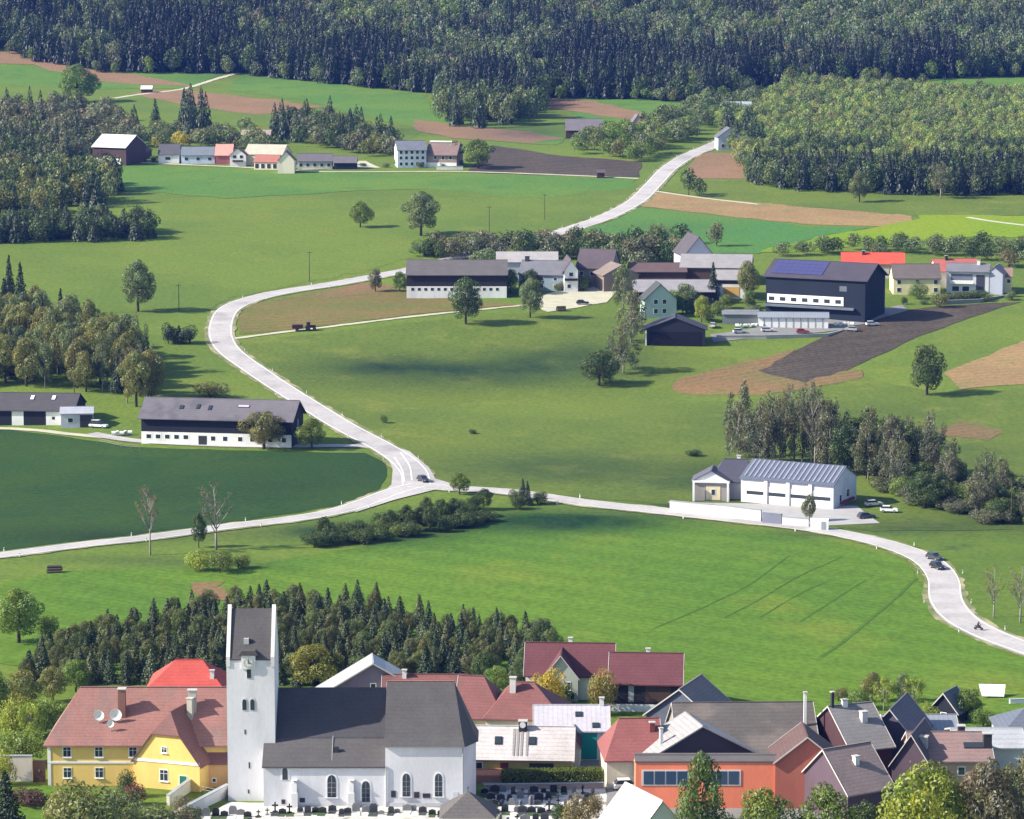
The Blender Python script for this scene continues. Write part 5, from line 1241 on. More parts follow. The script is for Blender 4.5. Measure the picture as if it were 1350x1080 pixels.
d2.panel('front', .56, 2.1, 3.6, 3.6, wallm((0.66, 0.56, 0.38)), 'yellow_wall_panel', .05); d2.window('front', .56, 2.3, .9, 1.4, detail=1).location += (d2.at('front', 0, 0, .09) - d2.at('front', 0, 0, 0))
wallrun([(884, 676), (940, 681), (1003, 688)], 3.0, .5, wallm((0.52, 0.50, 0.54)), 'retaining_wall', 'pale retaining wall with posts below the depot porch')
wallrun([(1006, 690), (1030, 692)], 2.8, .5, wallm((0.16, 0.17, 0.23)), 'dark_wall_section', 'dark blue grey wall section between the pale retaining walls')
wallrun([(1032, 693), (1066, 695)], 2.2, .5, wallm((0.52, 0.50, 0.54)), 'retaining_wall', 'short pale retaining wall left of the slim young tree')
cb = empty('white_container', G(1080, 700), math.radians(-6), 'small white container beside the slim young tree', 'container'); m = MB(); m.box((0, 1.3, 1.3), (4.4, 2.4, 2.6)); m.build('body', WHITE, cb)
m = MB(); m.box((1.0, .06, 1.2), (1.0, .06, 2.0)); m.build('door', SILLG, cb)
# the long barn farm
b1 = House('long_barn', 'long barn with dark boarded front over a white wall in the middle farm', 'barn', 536, 668, 362, 8.4, 22, 4.0, 0, wall=DKWOOD, roof=roofm((0.105, 0.095, 0.095)), ov=.6)
b1.panel('front', .5, 2.1, b1.L, 4.2, WHITE, 'white_ground_floor', .06, .12)
for i in range(14): b1.window('front', .06 + i*.065, 3.2, 1.0, 1.0, detail=1, fw=.05, sill=False).location += (b1.at('front', 0, 0, .1) - b1.at('front', 0, 0, 0))
b2 = House('pale_roof_barn', 'barn with pale roof strip behind the right end of the long barn', 'barn', 655, 735, 345, 7.0, 16, 2.8, 0, wall=GREYW, roof=roofm((0.32, 0.30, 0.30)), ov=.5)
b3 = House('blue_farmhouse', 'blue grey farmhouse with gabled front between the trees of the middle farm', 'farmhouse', 684, 744, 361, 6.0, 14, 4.0, -12, wall=wallm((0.26, 0.33, 0.38)), roof=roofm((0.14, 0.14, 0.16)), ov=.6)
b3.rows('front', 3, 4.2, 1.2, 1.2, .2, .8, detail=1); b3.rows('front', 3, 1.6, 1.2, 1.2, .2, .8, detail=1); b3.chimney('front', .1, .98, 1.4, 1.6, M['dark'])
b4 = House('white_gable_farmhouse', 'farmhouse with purple brown roof and white gable with a dark balcony', 'farmhouse', 744, 762, 356, 8.0, 18, 3.6, 4, 'y', wall=WHITE, roof=roofm((0.09, 0.07, 0.08)), ov=.8)
b4.panel('front', .5, 4.6, 4.6, .8, DKWOOD, 'balcony', .5, .9); b4.window('front', .5, 6.4, 1.4, 1.3, detail=1); b4.window('front', .35, 2.2, 1.2, 1.3, detail=1)
b5 = House('purple_roof_farmhouse', 'farmhouse with big purple brown roof and grey brown wall in the middle farm', 'farmhouse', 760, 806, 352, 7.0, 17, 5.6, -12, wall=wallm((0.26, 0.21, 0.19)), roof=roofm((0.09, 0.07, 0.08)), ov=.8)
b5.rows('front', 3, 4.6, 1.3, 1.4, .15, .75, detail=1); b5.window('right', .5, 6.0, 1.4, 1.4, detail=1)
b5b = House('brown_side_barn', 'brown plastered barn end right of the purple brown roofed farmhouse', 'barn', 796, 842, 362, 6.0, 12, 3.4, 16, 'y', wall=wallm((0.22, 0.17, 0.14)), roof=roofm((0.19, 0.15, 0.13)), ov=.5)
b6 = House('maroon_roof_shed', 'long shed with dull maroon roof above the low lavender roofed barn', 'shed', 830, 905, 358, 5.0, 14, 2.4, 0, wall=BRWOOD, roof=roofm((0.11, 0.07, 0.07)), ov=.5)
b7 = House('lavender_roof_barn', 'low barn with light lavender grey roof in the middle of the farms', 'barn', 836, 942, 384, 4.6, 19, 3.0, 0, wall=BLWOOD, roof=roofm((0.25, 0.235, 0.25)), ov=.6)
b8 = House('steep_roof_house', 'pale house with steep dark purple roof above the two light barn roofs', 'house', 903, 940, 335, 8.4, 18, 6.4, 10, 'y', wall=wallm((0.44, 0.45, 0.50)), roof=roofm((0.075, 0.065, 0.075)), ov=.6)
b8.window('front', .35, 6.4, 1.6, 2.0, detail=1); b8.window('front', .75, 7.0, 1.6, 1.6, detail=1)
b9 = House('light_roof_barn', 'barn with wide light grey roof and brown boards left of the black barn', 'barn', 897, 990, 352, 6.4, 20, 3.6, -6, wall=BRWOOD, roof=roofm((0.26, 0.245, 0.25)), ov=.7)
b10 = House('yellow_front_farmhouse', 'farmhouse with ochre wall panel and white trim under the light grey roof', 'farmhouse', 943, 984, 368, 7.0, 12, 2.6, -6, wall=WHITE, roof=roofm((0.26, 0.245, 0.25)), ov=.6)
b10.panel('front', .52, 2.5, 5.6, 3.4, wallm((0.60, 0.36, 0.10)), 'ochre_panel', .06); b10.window('front', .15, 5.2, 1.3, 1.2, detail=1); b10.panel('front', .5, 6.1, b10.L, 1.6, BRWOOD, 'brown_boarding', .05)
b11 = House('pale_green_house', 'small pale green house with two rows of paired windows beside the dark open shed', 'house', 850, 892, 394, 6.6, 9, 5.0, 8, 'y', wall=GREENW, roof=roofm((0.055, 0.062, 0.062)), ov=.6)
for z in (2.4, 5.6): b11.window('front', .35, z, 1.3, 1.5, detail=1); b11.window('front', .62, z, 1.3, 1.5, detail=1)
b12 = House('dark_open_shed', 'dark open fronted shed with low pitched roof below the pale green house', 'shed', 850, 930, 434, 5.6, 12, 3.8, -3, 'y', wall=wallm((0.020, 0.022, 0.034)), roof=roofm((0.055, 0.055, 0.07)), ov=.8)
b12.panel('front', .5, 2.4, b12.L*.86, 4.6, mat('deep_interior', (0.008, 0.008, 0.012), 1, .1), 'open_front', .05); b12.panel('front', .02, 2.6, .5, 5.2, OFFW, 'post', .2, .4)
# black barn
bb = House('black_barn', 'huge black boarded barn with a white window band and violet solar roof', 'barn', 1010, 1141, 366, 14.0, 20, 4.6, -26, wall=wallm((0.014, 0.020, 0.034)), roof=roofm((0.055, 0.048, 0.066), amt=.1), ov=.8, ovg=1.0, skirt=3)
bb.panel('front', .40, 6.2, bb.L*.77, 3.0, WHITE, 'window_band', .06, .14)
for i in range(7): bb.window('front', .06 + i*.112, 6.1, 2.0, 1.3, detail=1, fw=.05, sill=False).location += (bb.at('front', 0, 0, .12) - bb.at('front', 0, 0, 0))
bb.panel('front', .45, 3.9, bb.L*.9, .7, wallm((0.12, 0.14, 0.17)), 'canopy', .8, 1.6); bb.panel('front', .78, 10.6, 2.6, 1.8, wallm((0.12, 0.13, 0.16)), 'shutter', .06)
p0, _ = bb.roofpt('front', .03, .12); p1, _ = bb.roofpt('front', .55, .12); p2, _ = bb.roofpt('front', .55, .93); p3, _ = bb.roofpt('front', .03, .93)
sm_, nt_, N_, L_ = newmat('solar_panel'); o_ = N_.new('ShaderNodeOutputMaterial'); q_ = N_.new('ShaderNodeBsdfPrincipled'); L_.new(q_.outputs[0], o_.inputs[0]); q_.inputs['Base Color'].default_value = (0.055, 0.055, 0.15, 1); q_.inputs['Roughness'].default_value = .35
m = MB()
for i in range(9):
    for j in range(4):
        def lp(u, t): a_ = p0.lerp(p1, u); b_2 = p3.lerp(p2, u); return a_.lerp(b_2, t) + Vector((0, 0, .16))
        u0, u1, t0, t1 = i/9 + .0015, (i+1)/9 - .0015, j/4 + .005, (j+1)/4 - .005; m.poly([lp(u0, t0), lp(u1, t0), lp(u1, t1), lp(u0, t1)])
m.build('solar_panels', sm_, bb.roof, fixn=False)
bs = House('white_stable', 'low stable with a row of white doors in front of the black barn', 'stable', 1000, 1092, 418, 3.8, 7, 1.2, -4, wall=WHITE, roof=R_STEEL, ov=.5)
for i in range(9): bs.panel('front', .08 + i*.105, 1.8, .35, 3.2, SILLG, 'door_gap', .04)
bs2 = House('grey_lean_shed', 'grey shed left of the white stable doors', 'shed', 953, 1000, 414, 3.6, 7, 1.0, -2, wall=wallm((0.16, 0.18, 0.19)), roof=roofm((0.17, 0.18, 0.19)), ov=.4)
# houses at the right
r1 = House('bright_red_roof_house', 'house with bright red roof behind the black barn', 'house', 1110, 1192, 347, 5.5, 13, 3.2, -5, wall=wallm((0.45, 0.42, 0.38)), roof=roofm((0.58, 0.075, 0.045)), ov=.6)
r1.chimney('front', .35, .8, 1.0, 1.4, M['dark'])
r2 = House('pale_yellow_house', 'pale yellow house with grey brown roof right of the black barn', 'house', 1178, 1240, 366, 6.2, 12, 4.2, 0, wall=PALEY, roof=roofm((0.12, 0.10, 0.095)), ov=.5)
r2.rows('front', 3, 4.6, 1.3, 1.4, .12, .9, detail=1); r2.rows('front', 3, 1.8, 1.3, 1.4, .12, .9, detail=1)
r3 = House('low_red_roof', 'pale house with red roof half hidden behind the modern white house', 'house', 1236, 1292, 357, 6.0, 14, 3.6, 6, wall=wallm((0.50, 0.44, 0.36)), roof=roofm((0.36, 0.11, 0.085)), ov=.5)
r3.chimney('front', .3, .9, .9, 1.5, M['dark'])
r4 = House('modern_white_house', 'white two storey house with a balcony and shallow grey roof at the right', 'house', 1248, 1304, 357, 8.2, 12, 2.0, -10, wall=wallm((0.62, 0.62, 0.66)), roof=roofm((0.15, 0.15, 0.17)), ov=.9)
r4.panel('front', .36, 4.3, 8.4, 1.1, WHITE, 'balcony_rail', 1.3, .15); r4.panel('front', .36, 3.7, 8.4, .25, WHITE, 'balcony_floor', .7, 1.4)
r4.panel('front', .36, 5.9, 7.6, 2.2, wallm((0.16, 0.17, 0.21)), 'balcony_recess', .05); r4.rows('front', 2, 1.7, 2.4, 1.7, .22, .46, detail=1); r4.panel('front', .80, 3.6, 3.0, 6.2, wallm((0.05, 0.055, 0.075)), 'stair_recess', .05)
r4.chimney('front', .74, .85, 1.1, 1.5, WHITE)
r5 = House('grey_cube_wing', 'plain grey blue side wing of the modern white house', 'building', 1298, 1322, 361, 7.4, 12, 2.4, -18, 'y', wall=wallm((0.36, 0.38, 0.46)), roof=roofm((0.22, 0.20, 0.22)), ov=.5)
r6 = House('small_cream_house', 'small cream house with white windows at the right edge of the farms', 'house', 1318, 1334, 364, 6.0, 9, 2.4, -8, wall=PALEY, roof=roofm((0.24, 0.15, 0.13)), ov=.5)
r6.rows('front', 2, 4.2, 1.2, 1.3, .25, .75, detail=1)
wallrun([(1240, 402), (1292, 399), (1330, 390)], 1.4, .5, wallm((0.20, 0.21, 0.20)), 'garden_wall', 'low grey garden wall in front of the modern white house')
wallrun([(945, 447), (1010, 447), (1090, 444), (1112, 436)], 1.1, .5, wallm((0.34, 0.33, 0.32)), 'yard_wall', 'low grey wall along the yard of the black barn')
# ------------------------------------------------------------------ far hamlet
q1 = House('brown_barn', 'big brown barn with a bright metal roof strip at the far left', 'barn', 122, 166, 193, 9.0, 18, 5.0, -26, wall=woodm((0.07, 0.045, 0.045)), roof=R_WHITE, ov=.8)
q1.panel('front', .45, 1.8, 15, 3.0, WHITE, 'white_base', .06)
q1b = House('brown_lean_barn', 'brown hip roofed barn joined to the right of the big brown barn', 'barn', 158, 190, 199, 4.0, 13, 5.0, -10, wall=wallm((0.10, 0.07, 0.06)), roof=roofm((0.13, 0.085, 0.085)), hipR=6, ov=.5)
q2 = House('dark_roof_cottage', 'white cottage with dark roof, leftmost of the far row of houses', 'cottage', 209, 236, 203, 4.6, 11, 4.4, 0, wall=WHITE, roof=roofm((0.09, 0.085, 0.10)), ov=.5)
q2.window('front', .45, 2.4, 2.4, 1.4, detail=1)
q3 = House('blue_white_cottage', 'long blue white cottage second from the left in the far row of houses', 'cottage', 239, 283, 204, 4.4, 11, 3.4, 0, wall=wallm((0.50, 0.56, 0.68)), roof=roofm((0.15, 0.17, 0.20)), ov=.5)
q3.rows('front', 3, 2.4, 1.6, 1.4, .15, .85, detail=1)
q4 = House('salmon_roof_house', 'house with salmon pink roof and white gable in the far row', 'house', 284, 306, 204, 4.6, 12, 4.6, 0, wall=wallm((0.30, 0.10, 0.10)), roof=roofm((0.55, 0.27, 0.22)), ov=.5)
q5 = House('white_gable_cottage', 'white gabled cottage with dark windows right of the salmon roof', 'cottage', 303, 324, 204, 5.6, 10, 3.0, 0, 'y', wall=WHITE, roof=roofm((0.20, 0.10, 0.09)), ov=.6)
q5.window('front', .3, 4.6, 1.5, 1.4, detail=1); q5.window('front', .72, 4.6, 1.5, 1.4, detail=1); q5.panel('front', .5, 2.6, 5, .9, BRWOOD, 'balcony', .4, .6)
q6 = House('cream_long_house', 'long house with pale tan roof and cream gable in the middle of the far row', 'house', 322, 372, 203, 5.6, 14, 4.0, -14, wall=wallm((0.66, 0.56, 0.42)), roof=roofm((0.42, 0.38, 0.30)), ov=.5)
q6b = House('red_canopy_house', 'low wing with red brown roof and arched dark openings in the far row', 'house', 335, 366, 213, 4.0, 8, 2.8, -12, wall=wallm((0.66, 0.56, 0.42)), roof=roofm((0.34, 0.13, 0.10)), ov=.4)
q6b.rows('front', 4, 1.8, 1.8, 2.2, .12, .88, detail=1)
q7 = House('white_gable_wall', 'bright cream gable house beside the red brown wing', 'house', 366, 388, 211, 6.4, 10, 4.0, 0, 'y', wall=wallm((0.78, 0.70, 0.55)), roof=roofm((0.16, 0.12, 0.13)), ov=.3)
q8 = House('greyish_low_house', 'low house with greyish windows at the right end of the far row', 'house', 392, 438, 212, 4.0, 10, 3.0, 0, wall=wallm((0.44, 0.46, 0.40)), roof=roofm((0.12, 0.11, 0.125)), ov=.5)
q8.rows('front', 5, 2.0, 1.5, 1.5, .1, .9, detail=1)
q9 = House('dark_shed', 'dark low shed under the trees right of the far row', 'shed', 440, 470, 214, 3.4, 9, 2.6, 0, wall=BLWOOD, roof=roofm((0.13, 0.12, 0.13)), ov=.5)
q10 = House('white_inn', 'large white house with rows of windows and blue grey roof in the far plain', 'house', 524, 562, 197, 8.6, 14, 3.6, 8, wall=wallm((0.66, 0.68, 0.74)), roof=roofm((0.14, 0.15, 0.18)), ov=.9)
for z in (7.2, 4.6, 1.8): q10.rows('front', 5, z, 1.3, 1.4, .12, .88, detail=1)
q11 = House('brown_roof_inn_wing', 'wing with brown roof and white base right of the large white house', 'house', 562, 602, 203, 6.4, 16, 5.0, -10, wall=wallm((0.30, 0.22, 0.20)), roof=roofm((0.19, 0.13, 0.12)), ov=.9)
q11.panel('front', .5, 1.2, q11.L, 2.2, WHITE, 'white_base', .06); q11.rows('front', 3, 4.6, 1.4, 1.6, .3, .8, detail=1)
m = MB(); p0, _ = q11.roofpt('front', .02, .93); p1, _ = q11.roofpt('front', .75, .93); m.tube(p0 + Vector((0, 0, .5)), p1 + Vector((0, 0, .5)), .45, .45, 6); m.build('bright_ridge', WHITE, q11.roof)
wallrun([(576, 224), (610, 224)], 1.6, .6, wallm((0.74, 0.70, 0.60)), 'bright_wall', 'bright cream wall in front of the brown roofed wing')
x1_ = House('far_brown_farmhouse', 'brown farmhouse with white ground floor on the slope below the forest', 'farmhouse', 746, 794, 170, 5.0, 14, 4.6, 0, wall=BRWOOD, roof=roofm((0.14, 0.125, 0.14)), ov=1.2)
x1_.panel('front', .6, 1.4, 9, 2.6, WHITE, 'white_ground_floor', .06); x1_.window('front', .6, 1.6, 1.6, 1.4, detail=1).location += (x1_.at('front', 0, 0, .1) - x1_.at('front', 0, 0, 0))
x2_ = House('far_gable_house', 'small gabled house with pinkish front near the far brown farmhouse', 'house', 832, 850, 164, 4.6, 9, 5.0, 6, 'y', wall=wallm((0.50, 0.36, 0.32)), roof=roofm((0.14, 0.13, 0.14)), ov=.5)
x2_.window('front', .5, 4.2, 1.8, 1.6, detail=1)
x3_ = House('grey_road_house', 'blue grey house where the upper road leaves the view', 'house', 947, 978, 180, 7.0, 11, 4.2, 6, 'y', wall=wallm((0.42, 0.46, 0.52)), roof=roofm((0.11, 0.115, 0.13)), ov=.6)
x3_.rows('front', 3, 2.4, 1.4, 1.6, .2, .8, detail=1); x3_.window('front', .5, 6.0, 1.4, 1.4, detail=1)
x4_ = House('low_red_roofed_barn', 'low building with short red roof right of the blue grey house', 'building', 980, 1000, 184, 3.6, 9, 2.6, 0, wall=CREAM, roof=roofm((0.42, 0.14, 0.12)), ov=.5)
x5_ = House('roof_in_the_trees', 'house with pale blue roof among the trees at the forest edge', 'house', 958, 990, 143, 5.0, 12, 3.4, -4, wall=wallm((0.10, 0.11, 0.14)), roof=roofm((0.30, 0.32, 0.38)), ov=.6)
x6_ = House('small_brown_hut', 'tiny dark hut beside the meadow path left of the upper road', 'hut', 787, 797, 227, 2.8, 3.4, 1.2, 0, wall=BRWOOD, roof=roofm((0.10, 0.08, 0.08)), ov=.4)
x7_ = House('white_field_barn', 'tiny white barn beside the forest track at the upper left', 'hut', 186, 200, 117, 2.6, 5, 1.6, 0, wall=BRWOOD, roof=WHITE, ov=.4)
x8_ = House('ochre_house_in_trees', 'ochre house half hidden by trees behind the salmon roof', 'house', 318, 356, 178, 5.0, 12, 2.2, 0, wall=wallm((0.56, 0.40, 0.15)), roof=roofm((0.30, 0.25, 0.20)), ov=.4)

# ------------------------------------------------------------------ vehicles
U = random.uniform
def car(loc, rz, col, label, roofc=None, name='parked_car', L=4.4, H=1.5, Wd=1.8):
    root = empty(name, loc, rz, label, 'car'); paint = mat('car_paint', col, .3, .05, 1, 4, .6)
    b = MB(); h = L/2
    prof = [(-h, .35), (h, .35), (h, .75), (h - .25, .88), (h*.42, .98), (-h + .2, 1.0), (-h, .85)]
    b.prism(prof, 'y', -Wd/2, Wd/2); body = b.build('body', paint, root)
    c = MB(); c.prism([(h*.42, .97), (h*.10, H), (-h*.72, H), (-h*.93, .99)], 'y', -Wd/2 + .12, Wd/2 - .12); cab = c.build('cabin', M['glass'], body)
    r = MB(); r.box((-h*.31, 0, H + .03), (h*.84, Wd - .26, .07)); r.build('roof', roofc or paint, body)
    for sx in (-1, 1):
        for sy in (-1, 1):
            w = MB(); w.tube((sx*h*.62, sy*(Wd/2 - .2), .33), (sx*h*.62, sy*(Wd/2 + .02), .33), .33, .33, 14); wo = w.build('wheel', M['dark'], root)
            w = MB(); w.tube((sx*h*.62, sy*(Wd/2 + .022), .33), (sx*h*.62, sy*(Wd/2 + .04), .33), .18, .18, 10); w.build('rim', SILLG, wo)
    for sy in (-1, 1):
        l = MB(); l.box((h + .01, sy*(Wd/2 - .3), .68), (.05, .35, .16)); l.build('headlight', WHITE, root)
        l = MB(); l.box((-h - .01, sy*(Wd/2 - .3), .74), (.05, .3, .16)); l.build('tail_light', wallm((0.3, 0.02, 0.02)), root)
    return root
def up(p, dz=.22): return (p.x, p.y, p.z + dz)
car(up(G(828, 1042), .2), math.radians(8), (0.72, 0.72, 0.72), 'white car parked between the red roofed cottage and the orange building', L=4.7, H=1.65)
car(up(G(558, 636)), math.radians(-62), (0.035, 0.03, 0.045), 'dark car waiting at the road junction', name='dark_car')
car(up(G(1232, 739)), math.radians(-58), (0.04, 0.045, 0.05), 'dark green car on the right road, farther of the two', name='dark_car')
car(up(G(1236, 751)), math.radians(-66), (0.018, 0.018, 0.024), 'black car on the right road, nearer of the two', name='dark_car')
car(up(G(130, 564), .1), math.radians(-20), (0.74, 0.76, 0.75), 'white van parked at the right end of the left farm shed', name='white_van', L=5.4, H=2.1)
car(up(G(1122, 437), .2), math.radians(160), (0.3, 0.3, 0.32), 'grey car parked by the right end of the stable doors', name='parked_car')
car(up(G(975, 440), .2), math.radians(10), (0.55, 0.56, 0.58), 'silver car parked in the yard left of the white stable', name='parked_car')
car(up(G(1142, 684), .1), math.radians(20), (0.05, 0.05, 0.07), 'dark car parked at the right end of the depot', name='parked_car')
car(up(G(940, 432), .2), math.radians(80), (0.5, 0.5, 0.5), 'light car end on in the black barn yard', name='parked_car')
CARS = [(1152,668,15,(0.5,0.5,0.52),'silver car parked on the gravel right of the depot'), (1172,676,-10,(0.75,0.75,0.75),'white car parked in the scrub clearing right of the depot'),
 (1012,438,5,(0.6,0.6,0.62),'light grey car parked in front of the left stable doors'), (1058,440,3,(0.35,0.04,0.05),'red car parked in front of the middle stable doors'), (962,424,70,(0.7,0.72,0.72),'white car beside the grey lean shed'), (1150,430,12,(0.65,0.65,0.68),'pale car parked at the corner of the black barn'), (768,402,4,(0.04,0.04,0.05),'dark car on the sandy yard of the middle farm'),
 (300,214,0,(0.7,0.7,0.7),'white car parked in front of the far salmon roofed house'), (420,220,0,(0.05,0.05,0.08),'dark car parked on the far village plaza'), (450,221,10,(0.6,0.6,0.6),'grey car parked at the right end of the far village plaza'), (818,1062,80,(0.06,0.07,0.09),'dark car on the street beside the graveyard hedge')]
for x, y, a, c, l in CARS: car(up(G(x, y), .2), math.radians(a), c, l)
def bales():
    mb = MB(); mb.tube((-.6, 0, .6), (.6, 0, .6), .62, .62, 16); a1 = mb.build('bale_wrap', mat('bale_film', (0.62, 0.64, 0.60), .4, .08)); A = a1.data; bpy.data.objects.remove(a1)
    mb = MB(); mb.tube((-.605, 0, .6), (-.63, 0, .6), .3, .3, 12); a1 = mb.build('bale_core', M['lane']); B = a1.data; bpy.data.objects.remove(a1)
    for gx, gy, n, lab, g in ((972, 432, 7, 'round white wrapped bale in the row beside the grey lean shed', 'wrapped bales by the black barn'), (1102, 430, 5, 'round white wrapped bale in the row at the right end of the stable doors', 'wrapped bales by the stable doors'), (905, 452, 5, 'round white wrapped bale lying in front of the dark open shed', 'wrapped bales by the dark open shed'), (150, 574, 5, 'round white wrapped bale between the two left farm buildings', 'wrapped bales at the left farm'), (585, 384, 6, 'round white wrapped bale in front of the long barn', 'wrapped bales by the long barn')):
        for i in range(n):
            p = G(gx + i*5.4 + U(-.6, .6), gy + U(-1, 1)*.6); p.z += .12
            e = empty('round_bale', p, U(-.3, .3) + 1.57*(i % 2), lab, 'bale', g)
            for nm, me in (('bale_wrap', A), ('bale_core', B)): o = bpy.data.objects.new(nm, me); COL.objects.link(o); o.parent = e
bales()
def fence(pxs, label, h=1.1, step=3.2):
    P = catmull([G(*p).xy for p in pxs], step); z = [T(p.x, p.y) for p in P]; o0 = Vector((P[0].x, P[0].y, z[0]))
    root = empty('wooden_fence', o0, 0, label, 'fence'); 
    for i, p in enumerate(P[:90]): m = MB(); m.box((0, 0, h/2 - .1), (.14, .14, h + .2)); m.build('post', M['palebark'], root, Vector((p.x, p.y, z[i])) - o0)
    for k in (.5, .95):
        m = MB()
        for i in range(len(P) - 1):
            a = Vector((P[i].x, P[i].y, z[i] + h*k)) - o0; b = Vector((P[i+1].x, P[i+1].y, z[i+1] + h*k)) - o0; m.tube(a, b, .045, .045, 4)
        m.build('rail', M['palebark'], root)
fence([(40, 405), (60, 403), (84, 403)], 'wooden paddock fence behind the dark trees at the left edge')
fence([(130, 583), (160, 590), (184, 592)], 'short wooden fence at the left end of the long farmhouse')
fence([(1186, 404), (1215, 402), (1242, 401)], 'wooden fence along the garden of the pale yellow house')
fence([(300, 1052), (270, 1046), (240, 1038)], 'garden fence between the manor and the tower')
def motorbike(loc, rz):
    root = empty('motorcycle', loc, rz, 'motorcycle with its rider near the right edge of the right road', 'motorcycle')
    for sx in (-.7, .7):
        w = MB(); w.tube((sx, -.08, .32), (sx, .08, .32), .32, .32, 14); w.build('wheel', M['dark'], root)
    b = MB(); b.box((0, 0, .62), (1.0, .3, .4)); b.box((-.45, 0, .85), (.7, .28, .12)); b.tube((.62, 0, .35), (.42, 0, 1.05), .05, .04, 6); b.tube((.42, -.35, 1.05), (.42, .35, 1.05), .025, .025, 6); b.build('frame', mat('bike_paint', (0.03, 0.03, 0.035), .4, .1), root)
    # rider: one skinned figure
    pts = [(-.3, 0, .95), (-.22, 0, 1.25), (-.05, 0, 1.5), (0, 0, 1.62), (.06, 0, 1.78), (-.05, -.2, 1.45), (.15, -.32, 1.22), (.4, -.3, 1.1), (-.05, .2, 1.45), (.15, .32, 1.22), (.4, .3, 1.1), (0, -.18, .9), (.25, -.2, .82), (.02, -.2, .42), (0, .18, .9), (.25, .2, .82), (.02, .2, .42)]
    ed_ = [(0, 1), (1, 2), (2, 3), (3, 4), (2, 5), (5, 6), (6, 7), (2, 8), (8, 9), (9, 10), (0, 11), (11, 12), (12, 13), (0, 14), (14, 15), (15, 16)]
    ra = [.17, .18, .17, .07, .14, .08, .06, .045, .08, .06, .045, .1, .08, .06, .1, .08, .06]
    me = bpy.data.meshes.new('person'); me.from_pydata(pts, ed_, []); me.materials.append(mat('rider_suit', (0.02, 0.02, 0.025), .7, .1))
    o = bpy.data.objects.new('person', me); COL.objects.link(o); o.location = loc; o.rotation_euler = (0, 0, rz); props(o, 'rider in dark clothes sitting on the motorcycle on the right road', 'person')
    md = o.modifiers.new('skin', 'SKIN')
    for i, r in enumerate(ra): me.skin_vertices[0].data[i].radius = (r, r)
    me.skin_vertices[0].data[0].use_root = True
    ss = o.modifiers.new('sub', 'SUBSURF'); ss.levels = 1; ss.render_levels = 1
motorbike(up(G(1290, 832)), math.radians(-35))
def tractor(loc, rz, label, col):
    root = empty('tractor', loc, rz, label, 'tractor'); pm = mat('tractor_paint', col, .5, .1)
    b = MB(); b.box((.9, 0, 1.25), (1.9, .9, .9)); b.box((-.6, 0, 1.1), (1.4, 1.2, .5)); b.build('body', pm, root)
    c = MB(); c.prism([(-1.3, 1.3), (.1, 1.3), (-.05, 2.6), (-1.2, 2.6)], 'y', -.75, .75); c.build('cab', M['glass'], root)
    c = MB(); c.box((-.62, 0, 2.68), (1.5, 1.7, .14)); c.build('cab_roof', pm, root)
    for x, r in ((-.8, .85), (1.4, .55)):
        for sy in (-1, 1): w = MB(); w.tube((x, sy*.75, r), (x, sy*1.15, r), r, r, 16); w.build('wheel', M['dark'], root)
    t = MB(); t.box((-4.2, 0, 1.3), (3.6, 2.1, 1.3)); t.box((-2.2, 0, .75), (1.0, .2, .15)); t.build('trailer', pm, root)
    for sy in (-1, 1): w = MB(); w.tube((-4.4, sy*.9, .5), (-4.4, sy*1.15, .5), .5, .5, 14); w.build('trailer_wheel', M['dark'], root)
tractor(up(G(409, 436), .15), math.radians(6), 'dark red tractor with trailer on the farm lane', (0.07, 0.018, 0.02))
def woodpile(px, py, label, n=9):
    p = G(px, py); root = empty('log_pile', p, .2, label, 'log pile')
    for r in range(3):
        for k in range(4 - r): m = MB(); x = (k - (3-r)/2)*.62; m.tube((-1.6 + U(-.2, .2), x, .32 + r*.54), (1.6 + U(-.2, .2), x, .32 + r*.54), .3, .28, 9); m.build('log', M['bark'], root)
woodpile(72, 755, 'pile of brown logs alone on the near left meadow')
woodpile(740, 410, 'dark log heap on the sandy yard below the middle farm')
# ------------------------------------------------------------------ poles and posts
def pole(px, py, hp, label, wires=True):
    p = G(px, py); s = scl(p); h = hp/s; root = empty('utility_pole', p, 0, label, 'utility pole')
    m = MB(); m.tube((0, 0, -.3), (0, 0, h), .16, .11, 7); m.build('post', M['bark'], root)
    m = MB(); m.box((0, 0, h - .5), (1.8, .12, .14)); 
    for x in (-.8, 0, .8): m.tube((x, 0, h - .45), (x, 0, h - .2), .05, .05, 6)
    m.build('crossarm', M['bark'], root)
for a_ in ((408, 371, 40, 'utility pole beside the road behind the red earth strip'), (236, 410, 36, 'utility pole in the meadow above the dark round shrubs'), (718, 290, 34, 'utility pole in the meadow left of the upper road'), (645, 306, 34, 'utility pole in the meadow near the two middle trees'),
           (1333, 692, 60, 'tall utility pole in the scrub near the right edge'), (98, 520, 90, 'tall pole in front of the left copse')): pole(*a_)
pp = empty('marker_post', G(118, 722), 0); bpy.data.objects.remove(pp)
